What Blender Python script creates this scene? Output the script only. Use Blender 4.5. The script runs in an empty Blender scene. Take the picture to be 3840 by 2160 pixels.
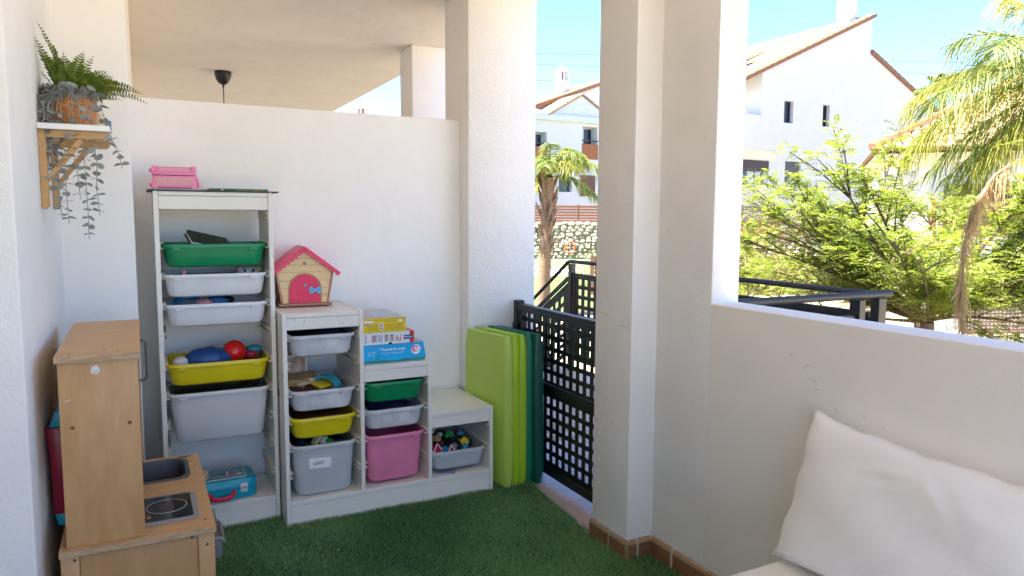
import bpy, bmesh, math, random
import numpy as np
from mathutils import Vector, Matrix
R = math.radians
rnd = random.Random(7)
S = bpy.context.scene
COL = S.collection

# ------------------------------------------------------------------ camera
YAW, PITCH, ROLL, FPX = 0.47569, -0.09699, 0.00545, 2708.3
CAM = Vector((-0.5202, -3.1265, 1.3504))
fw = Vector((math.sin(YAW)*math.cos(PITCH), math.cos(YAW)*math.cos(PITCH), math.sin(PITCH)))
r0 = Vector((math.cos(YAW), -math.sin(YAW), 0)); u0 = r0.cross(fw)
rr = r0*math.cos(ROLL) + u0*math.sin(ROLL); uu = -r0*math.sin(ROLL) + u0*math.cos(ROLL)
cd = bpy.data.cameras.new('camera'); cam = bpy.data.objects.new('camera', cd); COL.objects.link(cam)
cam.matrix_world = Matrix(((rr.x, uu.x, -fw.x, CAM.x), (rr.y, uu.y, -fw.y, CAM.y), (rr.z, uu.z, -fw.z, CAM.z), (0, 0, 0, 1)))
cd.sensor_width = 36; cd.lens = FPX/3840*36; cd.clip_start = 0.02; cd.clip_end = 2000
S.camera = cam
# ------------------------------------------------------------------ light
SUN_EL, SUN_AZ = R(62), R(-75)
w = bpy.data.worlds.new('World'); S.world = w; w.use_nodes = True
nt = w.node_tree; bg = nt.nodes['Background']
sky = nt.nodes.new('ShaderNodeTexSky'); sky.sky_type = 'NISHITA'; sky.sun_disc = False
sky.sun_elevation = SUN_EL; sky.sun_rotation = SUN_AZ; sky.altitude = 50; sky.air_density = 0.65; sky.dust_density = 0.0; sky.ozone_density = 6.5
nt.links.new(sky.outputs[0], bg.inputs[0]); bg.inputs[1].default_value = 0.072
sd = bpy.data.lights.new('sun', 'SUN'); sd.energy = 5.0; sd.angle = R(0.53); sd.color = (1.0, 0.91, 0.78)
so = bpy.data.objects.new('sun', sd); COL.objects.link(so)
sdir = Vector((math.sin(SUN_AZ)*math.cos(SUN_EL), math.cos(SUN_AZ)*math.cos(SUN_EL), math.sin(SUN_EL)))
so.rotation_euler = sdir.to_track_quat('Z', 'Y').to_euler(); so.location = (-12, 8, 16)
S.view_settings.view_transform = 'Standard'; S.view_settings.look = 'None'
S.view_settings.exposure = 3.11; S.view_settings.gamma = 1.0
S.render.engine = 'CYCLES'
cy = S.cycles
cy.use_denoising = True
try: cy.denoiser = 'OPENIMAGEDENOISE'
except Exception: pass
cy.max_bounces = 12; cy.diffuse_bounces = 8; cy.glossy_bounces = 4; cy.transmission_bounces = 6; cy.transparent_max_bounces = 8
cy.caustics_reflective = False; cy.caustics_refractive = False
cy.sample_clamp_indirect = 8

# ------------------------------------------------------------------ helpers
ORG = {}
def tag(o, label=None, cat=None, group=None, kind=None):
    if label: o['label'] = label
    if cat: o['category'] = cat
    if group: o['group'] = group
    if kind: o['kind'] = kind
    return o
def thing(name, loc, label, cat, group=None):
    o = bpy.data.objects.new(name, None); o.empty_display_size = 0.05; COL.objects.link(o)
    o.location = loc; ORG[o.name] = Vector(loc)
    return tag(o, label, cat, group)
class MB:
    def __init__(s): s.v = []; s.f = []; s.m = []
    def add(s, vs, fs, mi=0):
        b = len(s.v); s.v.extend([tuple(v) for v in vs])
        for f in fs: s.f.append(tuple(i+b for i in f)); s.m.append(mi)
        return s
    def box(s, x0, x1, y0, y1, z0, z1, mi=0):
        if x0 > x1: x0, x1 = x1, x0
        if y0 > y1: y0, y1 = y1, y0
        if z0 > z1: z0, z1 = z1, z0
        return s.add([(x0,y0,z0),(x1,y0,z0),(x1,y1,z0),(x0,y1,z0),(x0,y0,z1),(x1,y0,z1),(x1,y1,z1),(x0,y1,z1)],
              [(0,3,2,1),(4,5,6,7),(0,1,5,4),(1,2,6,5),(2,3,7,6),(3,0,4,7)], mi)
    def cbox(s, c, sz, mi=0):
        return s.box(c[0]-sz[0]/2, c[0]+sz[0]/2, c[1]-sz[1]/2, c[1]+sz[1]/2, c[2]-sz[2]/2, c[2]+sz[2]/2, mi)
    def prism(s, poly, a, b, axis='y', mi=0):
        """poly: list of 2D points, extruded along axis from a to b"""
        def P(p, t):
            return {'y': (p[0], t, p[1]), 'x': (t, p[0], p[1]), 'z': (p[0], p[1], t)}[axis]
        n = len(poly); vs = [P(p, a) for p in poly]+[P(p, b) for p in poly]
        fs = [tuple(range(n)), tuple(range(2*n-1, n-1, -1))]+[(i, i+n, (i+1) % n+n, (i+1) % n) for i in range(n)]
        return s.add(vs, fs, mi)
    def tube(s, path, rad, n=8, mi=0, caps=True):
        path = [Vector(p) for p in path]; m = len(path)
        rads = rad if isinstance(rad, (list, tuple)) else [rad]*m
        vs = []; up = None
        for i, p in enumerate(path):
            t = (path[min(i+1, m-1)]-path[max(i-1, 0)]).normalized()
            if up is None: up = t.orthogonal().normalized()
            up = (up-t*up.dot(t)); up = up.normalized() if up.length > 1e-6 else t.orthogonal().normalized()
            sd_ = t.cross(up)
            for k in range(n):
                a = 2*math.pi*k/n; vs.append(p+(up*math.cos(a)+sd_*math.sin(a))*rads[i])
        fs = [(i*n+k, i*n+(k+1) % n, (i+1)*n+(k+1) % n, (i+1)*n+k) for i in range(m-1) for k in range(n)]
        if caps: fs += [tuple(range(n-1, -1, -1)), tuple((m-1)*n+k for k in range(n))]
        return s.add(vs, fs, mi)
    def lathe(s, prof, c=(0,0,0), n=24, mi=0):
        vs = []; m = len(prof)
        for (r, z) in prof:
            for k in range(n):
                a = 2*math.pi*k/n; vs.append((c[0]+r*math.cos(a), c[1]+r*math.sin(a), c[2]+z))
        fs = [(i*n+k, i*n+(k+1) % n, (i+1)*n+(k+1) % n, (i+1)*n+k) for i in range(m-1) for k in range(n)]
        fs += [tuple(range(n-1, -1, -1)), tuple((m-1)*n+k for k in range(n))]
        return s.add(vs, fs, mi)
    def loft(s, loops, mi=0, cap0=True, cap1=True):
        n = len(loops[0]); vs = [p for l in loops for p in l]; m = len(loops)
        fs = [(i*n+k, i*n+(k+1) % n, (i+1)*n+(k+1) % n, (i+1)*n+k) for i in range(m-1) for k in range(n)]
        if cap0: fs.append(tuple(range(n-1, -1, -1)))
        if cap1: fs.append(tuple((m-1)*n+k for k in range(n)))
        return s.add(vs, fs, mi)
    def ell(s, c, r, n=16, m=10, mi=0, fn=None):
        vs = []
        for i in range(m+1):
            th = math.pi*i/m
            for k in range(n):
                a = 2*math.pi*k/n; d = Vector((math.sin(th)*math.cos(a), math.sin(th)*math.sin(a), math.cos(th)))
                q = fn(d) if fn else 1
                vs.append((c[0]+d.x*r[0]*q, c[1]+d.y*r[1]*q, c[2]+d.z*r[2]*q))
        fs = [(i*n+k, (i+1)*n+k, (i+1)*n+(k+1) % n, i*n+(k+1) % n) for i in range(m) for k in range(n)]
        return s.add(vs, fs, mi)
    def xf(s, M):
        s.v = [tuple(M @ Vector(v)) for v in s.v]; return s
    def rotz(s, c, a):
        return s.xf(Matrix.Translation(c) @ Matrix.Rotation(a, 4, 'Z') @ Matrix.Translation(-Vector(c)))
    def build(s, name, mats, parent=None, bevel=0, seg=2, smooth=None, origin=None, local=False, recalc=True):
        me = bpy.data.meshes.new(name)
        if parent is not None: o = ORG[parent.name]
        elif origin is not None: o = Vector(origin)
        elif local: o = Vector((0, 0, 0))
        else:
            a = np.array(s.v); o = Vector(((a[:,0].min()+a[:,0].max())/2, (a[:,1].min()+a[:,1].max())/2, a[:,2].min()))
        if local: o = Vector((0, 0, 0))
        me.from_pydata([(v[0]-o.x, v[1]-o.y, v[2]-o.z) for v in s.v], [], s.f)
        if not isinstance(mats, (list, tuple)): mats = [mats]
        for m_ in mats: me.materials.append(M[m_] if isinstance(m_, str) else m_)
        if len(mats) > 1: me.polygons.foreach_set('material_index', s.m)
        if bevel or recalc:
            bm = bmesh.new(); bm.from_mesh(me)
            if bevel:
                bmesh.ops.remove_doubles(bm, verts=bm.verts, dist=1e-6)
                bmesh.ops.recalc_face_normals(bm, faces=bm.faces)
                es = [e for e in bm.edges if len(e.link_faces) == 2 and e.calc_face_angle(0) > 0.6]
                bmesh.ops.bevel(bm, geom=es, offset=bevel, segments=seg, affect='EDGES', profile=0.5, clamp_overlap=True)
            else: bmesh.ops.recalc_face_normals(bm, faces=bm.faces)
            bm.to_mesh(me); bm.free()
        if smooth is not None or bevel:
            me.polygons.foreach_set('use_smooth', [True]*len(me.polygons))
            try: me.set_sharp_from_angle(angle=R(smooth if smooth else 40))
            except Exception: pass
        ob = bpy.data.objects.new(name, me); COL.objects.link(ob)
        if parent is not None: ob.parent = parent; ORG[ob.name] = ORG[parent.name]
        else: ob.location = o; ORG[ob.name] = o
        return ob
def copy_obj(o, parent=None, loc=None, rot=None, scale=None):
    c = o.copy(); COL.objects.link(c)
    if parent is not None: c.parent = parent
    if loc is not None: c.location = loc
    if rot is not None: c.rotation_euler = rot
    if scale is not None: c.scale = scale
    return c
def rrect(cx, cy, wx, wy, rad, z, n=5):
    pts = []
    for (sx, sy, a0) in ((1, 1, 0), (-1, 1, 90), (-1, -1, 180), (1, -1, 270)):
        for k in range(n+1):
            a = R(a0+90*k/n); pts.append((cx+sx*(wx/2-rad)+rad*math.cos(a), cy+sy*(wy/2-rad)+rad*math.sin(a), z))
    return pts
def text_obj(name, txt, size, mat, origin, parent, rot=(R(90), 0, 0), ext=0.0004, align='LEFT', shear=0, bold=0.0):
    cu = bpy.data.curves.new(name, 'FONT'); cu.body = txt; cu.size = size; cu.extrude = ext; cu.align_x = align; cu.shear = shear; cu.offset = bold
    cu.resolution_u = 2
    t = bpy.data.objects.new(name, cu); COL.objects.link(t)
    dg = bpy.context.evaluated_depsgraph_get(); dg.update()
    me = bpy.data.meshes.new_from_object(t.evaluated_get(dg)); bpy.data.objects.remove(t)
    me.materials.clear(); me.materials.append(M[mat])
    o = bpy.data.objects.new(name, me); COL.objects.link(o)
    o.parent = parent; o.location = Vector(origin)-ORG[parent.name]; o.rotation_euler = rot; ORG[o.name] = Vector(origin)
    return o

# ------------------------------------------------------------------ materials
M = {}
def new_mat(name):
    m = bpy.data.materials.new(name); m.use_nodes = True; M[name] = m
    return m, m.node_tree, m.node_tree.nodes['Principled BSDF']
def N(nt, t, **kw):
    n = nt.nodes.new(t)
    for k, v in kw.items():
        if k.startswith('i_'):
            key = k[2:]; n.inputs[int(key) if key.isdigit() else key].default_value = v
        else: setattr(n, k, v)
    return n
def mat(name, col, rough=0.5, var=0.06, vscale=6.0, bump=0.0, bscale=200.0, spec=0.5, metal=0.0, stretch=None, col2=None, trans=0.0, coat=0.0, sheen=0.0, ior=None, rvar=0.1, detail=4.0):
    m, nt, b = new_mat(name); L = nt.links.new
    tc = N(nt, 'ShaderNodeTexCoord'); mp = N(nt, 'ShaderNodeMapping'); L(tc.outputs['Object'], mp.inputs[0])
    if stretch: mp.inputs['Scale'].default_value = stretch
    nz = N(nt, 'ShaderNodeTexNoise'); nz.inputs['Scale'].default_value = vscale; nz.inputs['Detail'].default_value = detail; nz.inputs['Roughness'].default_value = 0.6
    L(mp.outputs[0], nz.inputs['Vector'])
    cr = N(nt, 'ShaderNodeValToRGB'); L(nz.outputs['Fac'], cr.inputs[0])
    c = Vector(col[:3]); c2 = Vector(col2) if col2 else c*(1-2*var)
    cr.color_ramp.elements[0].position = 0.3; cr.color_ramp.elements[1].position = 0.7
    cr.color_ramp.elements[0].color = (*c2, 1); cr.color_ramp.elements[1].color = (*(c if col2 else c*(1+0*var)), 1)
    L(cr.outputs[0], b.inputs['Base Color'])
    mr = N(nt, 'ShaderNodeMapRange'); mr.inputs[3].default_value = max(0.02, rough-rvar/2); mr.inputs[4].default_value = min(1, rough+rvar/2)
    L(nz.outputs['Fac'], mr.inputs[0]); L(mr.outputs[0], b.inputs['Roughness'])
    b.inputs['Metallic'].default_value = metal; b.inputs['Specular IOR Level'].default_value = spec
    b.inputs['Transmission Weight'].default_value = trans; b.inputs['Coat Weight'].default_value = coat; b.inputs['Sheen Weight'].default_value = sheen
    if ior: b.inputs['IOR'].default_value = ior
    if bump:
        n2 = N(nt, 'ShaderNodeTexNoise'); n2.inputs['Scale'].default_value = bscale; n2.inputs['Detail'].default_value = 3; L(mp.outputs[0], n2.inputs['Vector'])
        bp = N(nt, 'ShaderNodeBump'); bp.inputs['Strength'].default_value = bump; bp.inputs['Distance'].default_value = 0.004
        L(n2.outputs['Fac'], bp.inputs['Height']); L(bp.outputs[0], b.inputs['Normal'])
    return m
def plaster(name, col, b1=0.5, s1=55.0, b2=0.3, s2=220.0, dist=0.004, stain=0.05):
    m, nt, b = new_mat(name); L = nt.links.new
    tc = N(nt, 'ShaderNodeTexCoord')
    n1 = N(nt, 'ShaderNodeTexNoise'); n1.inputs['Scale'].default_value = s1; n1.inputs['Detail'].default_value = 5; n1.inputs['Roughness'].default_value = .6; L(tc.outputs['Object'], n1.inputs['Vector'])
    n2 = N(nt, 'ShaderNodeTexNoise'); n2.inputs['Scale'].default_value = s2; n2.inputs['Detail'].default_value = 2; L(tc.outputs['Object'], n2.inputs['Vector'])
    n3 = N(nt, 'ShaderNodeTexNoise'); n3.inputs['Scale'].default_value = 2.2; n3.inputs['Detail'].default_value = 6; n3.inputs['Roughness'].default_value = .65; L(tc.outputs['Object'], n3.inputs['Vector'])
    cr = N(nt, 'ShaderNodeValToRGB'); L(n3.outputs['Fac'], cr.inputs[0])
    c = Vector(col); cr.color_ramp.elements[0].position = .3; cr.color_ramp.elements[1].position = .62
    cr.color_ramp.elements[0].color = (*(c*(1-stain)), 1); cr.color_ramp.elements[1].color = (*c, 1)
    # a few scuffs
    n4 = N(nt, 'ShaderNodeTexNoise'); n4.inputs['Scale'].default_value = 9; n4.inputs['Detail'].default_value = 8; n4.inputs['Roughness'].default_value = .75; L(tc.outputs['Object'], n4.inputs['Vector'])
    c4 = N(nt, 'ShaderNodeValToRGB'); L(n4.outputs['Fac'], c4.inputs[0]); c4.color_ramp.elements[0].position = .70; c4.color_ramp.elements[1].position = .76
    mx = N(nt, 'ShaderNodeMix', data_type='RGBA'); L(c4.outputs[0], mx.inputs[0]); L(cr.outputs[0], mx.inputs[6]); mx.inputs[7].default_value = (*(c*0.72), 1)
    L(mx.outputs[2], b.inputs['Base Color'])
    b.inputs['Roughness'].default_value = .85; b.inputs['Specular IOR Level'].default_value = .25
    p1 = N(nt, 'ShaderNodeBump'); p1.inputs['Strength'].default_value = b1; p1.inputs['Distance'].default_value = dist; L(n1.outputs['Fac'], p1.inputs['Height'])
    p2 = N(nt, 'ShaderNodeBump'); p2.inputs['Strength'].default_value = b2; p2.inputs['Distance'].default_value = dist*.5; L(n2.outputs['Fac'], p2.inputs['Height']); L(p1.outputs[0], p2.inputs['Normal'])
    n5 = N(nt, 'ShaderNodeTexNoise'); n5.inputs['Scale'].default_value = 4.5; n5.inputs['Detail'].default_value = 2; L(tc.outputs['Object'], n5.inputs['Vector'])
    p3 = N(nt, 'ShaderNodeBump'); p3.inputs['Strength'].default_value = b1*.45; p3.inputs['Distance'].default_value = .03; L(n5.outputs['Fac'], p3.inputs['Height']); L(p2.outputs[0], p3.inputs['Normal'])
    L(p3.outputs[0], b.inputs['Normal'])
    return m
def leafmat(name, c1, c2, transl=0.4, rough=0.5, c3=None):
    m, nt, b = new_mat(name); L = nt.links.new
    g = N(nt, 'ShaderNodeNewGeometry'); cr = N(nt, 'ShaderNodeValToRGB'); L(g.outputs['Random Per Island'], cr.inputs[0])
    cr.color_ramp.elements[0].color = (*c1, 1); cr.color_ramp.elements[1].color = (*c2, 1)
    if c3:
        e = cr.color_ramp.elements.new(0.93); e.color = (*c2, 1); cr.color_ramp.elements[-1].color = (*c3, 1)
    L(cr.outputs[0], b.inputs['Base Color']); b.inputs['Roughness'].default_value = rough; b.inputs['Specular IOR Level'].default_value = .4
    if transl:
        t = N(nt, 'ShaderNodeBsdfTranslucent'); hs = N(nt, 'ShaderNodeHueSaturation'); hs.inputs['Value'].default_value = 1.3; hs.inputs['Saturation'].default_value = 1.1
        L(cr.outputs[0], hs.inputs['Color']); L(hs.outputs[0], t.inputs[0])
        mx = N(nt, 'ShaderNodeMixShader'); mx.inputs[0].default_value = transl
        L(b.outputs[0], mx.inputs[1]); L(t.outputs[0], mx.inputs[2]); L(mx.outputs[0], nt.nodes['Material Output'].inputs[0])
    return m
WHITE = (.885, .87, .84)
plaster('plaster', WHITE, b1=.65, stain=.07); plaster('plaster_rough', (.89, .875, .845), b1=.85, s1=75, b2=.4, dist=.006)
plaster('plaster_smooth', (.89, .878, .85), b1=.35, s1=26, b2=.2, dist=.004, stain=.05)
plaster('plaster_ceiling', (.86, .80, .725), b1=.3, s1=9, b2=.15, dist=.01, stain=.06)  # warm tint: bounce light from the ground put into the ceiling colour
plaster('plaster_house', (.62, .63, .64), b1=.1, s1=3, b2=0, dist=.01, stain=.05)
mat('cream_wall', (.80, .70, .52), .9, .05, 2)
mat('laminate', (.83, .81, .745), .42, .03, 3, bump=.03, bscale=60)
mat('laminate_edge', (.78, .77, .72), .5, .05, 20)
mat('rail_plastic', (.80, .75, .64), .45, .04, 30)
mat('tray_green', (.0, .26, .095), .38, .08, 8)
mat('tray_yellow', (.78, .64, .008), .38, .06, 8)
mat('tray_pink', (.84, .25, .42), .42, .06, 10)
mat('tray_white', (.83, .84, .855), .42, .05, 7, trans=.12, ior=1.2)
mat('tray_grey', (.67, .675, .685), .42, .04, 5)
mat('tray_clear', (.76, .78, .81), .40, .14, 14, trans=.22, ior=1.15)
mat('tray_frost', (.78, .80, .82), .35, .05, 10, trans=.45, ior=1.12)
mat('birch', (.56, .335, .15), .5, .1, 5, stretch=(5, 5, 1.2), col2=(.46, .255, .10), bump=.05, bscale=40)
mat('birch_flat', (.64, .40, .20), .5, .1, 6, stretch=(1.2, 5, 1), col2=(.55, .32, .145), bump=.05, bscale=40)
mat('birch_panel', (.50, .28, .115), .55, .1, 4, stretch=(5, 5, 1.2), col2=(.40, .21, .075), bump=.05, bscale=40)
mat('ply_edge', (.60, .43, .26), .65, .1, 30, stretch=(1, 1, 12), col2=(.33, .2, .1))
mat('pine', (.56, .335, .135), .5, .1, 6, stretch=(1, 1, 8), col2=(.47, .265, .10))
mat('grey_metal', (.11, .11, .125), .45, .05, 20)
mat('grey_plastic', (.19, .19, .20), .45, .05, 20)
mat('dark_plastic', (.035, .035, .04), .5, .1, 20)
mat('sink_plastic', (.085, .085, .095), .42, .08, 10)
mat('hob_rim', (.30, .30, .31), .4, .05, 10)
mat('hob_glass', (.012, .012, .014), .12, .1, 10, rvar=.05)
mat('hob_red', (.10, .02, .02), .2, .4, 60)
mat('line_white', (.7, .7, .7), .4, .05, 10)
mat('red_dot', (.75, .18, .12), .4, .05, 10)
mat('gate_black', (.012, .012, .013), .38, .2, 30, bump=.1, bscale=150)
mat('rail_dark', (.03, .029, .032), .55, .15, 25, bump=.1, bscale=150)
mat('pink_plastic', (.86, .24, .46), .32, .04, 20)
mat('pink_inset', (.86, .42, .45), .5, .12, 180, bump=.5, bscale=160)
mat('doll_wood', (.82, .62, .34), .5, .1, 6, stretch=(6, 6, 40), col2=(.72, .51, .26), bump=.2, bscale=25)
mat('doll_brown', (.47, .22, .12), .5, .06, 20)
mat('doll_pink', (.80, .018, .11), .38, .06, 8)
mat('doll_door', (.78, .012, .10), .4, .08, 12, stretch=(20, 20, 1.5), col2=(.62, .006, .07), bump=.25, bscale=14)
mat('doll_blue', (.07, .46, .80), .35, .03, 20)
mat('gem', (.25, .55, .62), .12, .2, 60)
mat('steel', (.30, .36, .38), .3, .05, 30, metal=.6)
mat('board_dark', (.07, .055, .05), .6, .1, 20)
mat('book_green', (.01, .20, .07), .35, .2, 25)
mat('book_mauve', (.55, .32, .36), .5, .2, 20)
mat('paper', (.78, .76, .72), .8, .04, 40)
mat('book_dark', (.02, .045, .04), .35, .5, 20)
mat('box_yellow', (.84, .60, .008), .4, .03, 20)
mat('box_white', (.80, .82, .85), .35, .03, 20)
mat('box_blue', (.0, .44, .84), .32, .03, 8)
mat('box_green', (.02, .28, .22), .4, .05, 20)
mat('box_red', (.72, .02, .03), .35, .03, 20)
mat('ink', (.02, .02, .03), .5, .1, 20)
mat('ink_blue', (.01, .09, .32), .4, .1, 20)
mat('ink_brown', (.45, .30, .02), .5, .1, 90)
mat('ink_lightblue', (.45, .75, .92), .5, .05, 20)
mat('white_print', (.85, .86, .88), .45, .02, 20)
mat('pic_a', (.55, .30, .26), .3, .3, 26, col2=(.25, .36, .55)); mat('pic_b', (.62, .50, .40), .3, .3, 30, col2=(.35, .17, .12)); mat('pic_c', (.30, .45, .66), .3, .3, 40, col2=(.55, .55, .62))
mat('pic_d', (.75, .42, .2), .3, .3, 24, col2=(.2, .5, .7)); mat('pic_sea', (.03, .24, .42), .15, .2, 14, col2=(.10, .34, .40)); mat('pic_sand', (.40, .36, .28), .2, .3, 25, col2=(.2, .17, .14))
mat('case_teal', (.0, .36, .52), .35, .05, 8)
mat('handle_red', (.72, .01, .06), .4, .05, 10)
mat('latch', (.72, .72, .74), .35, .03, 10)
mat('shell', (.72, .62, .50), .7, .2, 60, col2=(.30, .13, .05), bump=.6, bscale=90)
mat('ball_red', (.72, .012, .015), .22, .05, 5)
mat('vinyl_blue', (.015, .085, .30), .38, .1, 8, bump=.2, bscale=18)
mat('toy_white', (.78, .75, .74), .7, .05, 20); mat('toy_grey', (.10, .11, .13), .5, .1, 20); mat('toy_crimson', (.45, .01, .05), .4, .1, 20)
mat('toy_blue', (.01, .18, .42), .4, .1, 20); mat('toy_navy', (.012, .018, .07), .3, .3, 25); mat('toy_green', (.02, .30, .06), .5, .1, 30)
mat('toy_yellow', (.80, .60, .03), .45, .1, 20); mat('toy_teal', (.02, .33, .45), .5, .1, 15); mat('toy_black', (.012, .012, .013), .4, .2, 30)
mat('toy_wood', (.50, .31, .12), .5, .1, 8); mat('toy_brown', (.12, .035, .018), .5, .2, 12); mat('toy_pink', (.72, .33, .38), .5, .1, 20); mat('toy_cream', (.75, .66, .35), .5, .1, 20)
mat('toy_shell', (.62, .50, .42), .6, .1, 20)
mat('mat_lime_pale', (.47, .66, .105), .42, .04, 5, bump=.06, bscale=300); mat('mat_lime', (.40, .62, .018), .42, .04, 5, bump=.06, bscale=300)
mat('mat_green', (.0, .20, .10), .42, .05, 5, bump=.06, bscale=300); mat('mat_teal', (.0, .085, .062), .4, .05, 5, bump=.06, bscale=300)
mat('basket', (.62, .27, .085), .55, .2, 55, col2=(.42, .15, .04), bump=.3, bscale=120)
mat('cup_stripe', (.72, .62, .45), .6, .1, 60, stretch=(1, 1, .02), col2=(.4, .28, .14)); mat('cup_blue', (.13, .25, .38), .5, .2, 70)
mat('shelf_paint', (.84, .84, .83), .45, .03, 10)
mat('tile', (.64, .50, .45), .35, .06, 9, col2=(.54, .40, .355)); mat('grout', (.52, .47, .43), .9, .1, 40)
mat('terracotta', (.42, .27, .19), .6, .1, 8)
mat('skirting', (.27, .14, .075), .40, .12, 12, col2=(.185, .09, .045)); mat('skirting_glaze', (.38, .25, .15), .3, .1, 20); mat('grout_light', (.55, .48, .40), .9, .12, 60)
mat('turf_base', (.012, .05, .018), .95, .2, 60)
mat('fabric_white', (.89, .885, .875), .75, .04, 5, bump=.22, bscale=420, sheen=.2)
mat('bench_white', (.82, .81, .78), .35, .03, 4)
mat('roof_tile', (.26, .155, .085), .8, .2, 9, col2=(.32, .21, .125)); mat('roof_tile_red', (.28, .14, .08), .8, .15, 6)
mat('window_dark', (.018, .022, .028), .12, .2, 3); mat('shutter', (.05, .032, .03), .6, .15, 8); mat('shutter_grey', (.075, .078, .09), .5, .1, 8); mat('curtain', (.5, .55, .56), .8, .15, 12, stretch=(6, 6, .3))
mat('lattice', (.15, .085, .06), .8, .15, 10); mat('lattice_rust', (.36, .13, .055), .8, .15, 10); mat('fence_brown', (.24, .09, .045), .8, .15, 12)
mat('stone', (.54, .47, .37), .9, .15, 9, col2=(.42, .34, .25), bump=.4, bscale=20); mat('stone_gap', (.28, .22, .16), .95, .1, 12)
mat('lawn', (.075, .13, .028), .95, .2, 3); mat('earth', (.27, .235, .17), .95, .15, 1.2); mat('bounce_paving', (.58, .47, .345), .9, .08, 2); mat('water', (.02, .28, .36), .05, .05, 3)
mat('bark', (.15, .105, .07), .9, .2, 14, stretch=(1, 1, .25), bump=.5, bscale=30); mat('bark_palm', (.24, .17, .12), .95, .25, 6, stretch=(1, 1, 4), col2=(.12, .08, .055), bump=.6, bscale=12)
mat('twig', (.16, .11, .06), .9, .2, 14)
mat('orange', (.78, .10, .03), .45, .05, 10); mat('lamp_black', (.014, .014, .016), .4, .1, 10)
mat('paint_green', (.03, .12, .03), .5, .3, 60); mat('paint_yellow', (.42, .36, .05), .5, .3, 60); mat('screw', (.12, .08, .05), .4, .2, 40, metal=.5)
mat('tape_white', (.72, .70, .68), .6, .1, 40); mat('toy_red', (.30, .0, .03), .35, .1, 10)
mat('marker_grey', (.42, .42, .41), .7, .2, 60)
leafmat('turf', (.075, .22, .08), (.26, .47, .19), .22, .6, c3=(.45, .42, .23))
leafmat('leaf_tree', (.075, .13, .025), (.25, .29, .055), .47, .55, c3=(.32, .29, .08))
leafmat('leaf_palm', (.17, .20, .04), (.36, .35, .085), .45, .55)
leafmat('leaf_palm_green', (.09, .15, .045), (.25, .28, .08), .45, .55)
leafmat('leaf_dry', (.30, .20, .10), (.50, .38, .21), .3, .8)
leafmat('fern_leaf', (.07, .13, .018), (.20, .25, .035), .3, .45)
leafmat('euca_leaf', (.22, .235, .225), (.40, .42, .405), .15, .6)

def see_through(name, f):
    m = M[name]; nt = m.node_tree; b = nt.nodes['Principled BSDF']; t = N(nt, 'ShaderNodeBsdfTransparent'); t.inputs[0].default_value = (.88, .9, .92, 1)
    mx = N(nt, 'ShaderNodeMixShader'); mx.inputs[0].default_value = f; b.inputs['Transmission Weight'].default_value = 0
    nt.links.new(b.outputs[0], mx.inputs[1]); nt.links.new(t.outputs[0], mx.inputs[2]); nt.links.new(mx.outputs[0], nt.nodes['Material Output'].inputs[0])
see_through('tray_frost', .40); see_through('tray_clear', .05); see_through('tray_white', .06)
# ------------------------------------------------------------------ structure: terrace
XC, XD, XA = 1.263, 1.393, 1.142
YW, ZW, ZCEIL = 0.45, 1.861, 2.52
LWX, PIERX, PIERY, NEARY = -0.785, -0.536, 0.12, -1.0
mb = MB(); mb.box(-2.0, 1.95, -4.6, 12.0, -0.30, -0.02)
floor = tag(mb.build('terrace_floor', 'grout', origin=(0, 0, 0)), kind='structure')
# floor tiles beyond the turf and on the landing
tl = MB(); tl.box(-.1235, .1235, -.1235, .1235, -.02, 0)
t0_ = tl.build('tile', 'tile', local=True, bevel=.0025, seg=1); t0_.parent = floor
first = True
for i in range(4, 12):
    for j in range(-9, 10):
        x, y = i*.25+.02, j*.25+.105-.02
        if x > 2.95: continue
        loc = (x, y, rnd.uniform(-.0008, .0006))
        if y < -.7 and x < 1.75: continue
        if first: t0_.location = loc; first = False
        else: copy_obj(t0_, floor, loc, (rnd.uniform(-.002, .002), rnd.uniform(-.002, .002), 0))
mb = MB(); mb.box(1.95, 3.02, -.85, 2.30, -1.34, -0.02)
landing = tag(mb.build('landing', 'plaster_house'), kind='structure')
st = MB()
for k in range(8): st.box(1.75, 3.0, 2.30+.28*k, 2.30+.28*(k+1), -1.34, -.165*(k+1))
tag(st.build('garden_steps', 'terracotta'), kind='structure')
mb = MB(); mb.box(.6, 1.95, .55, 12, -.015, 0.0); tag(mb.build('neighbour_floor', 'terracotta'), kind='structure')

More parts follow.
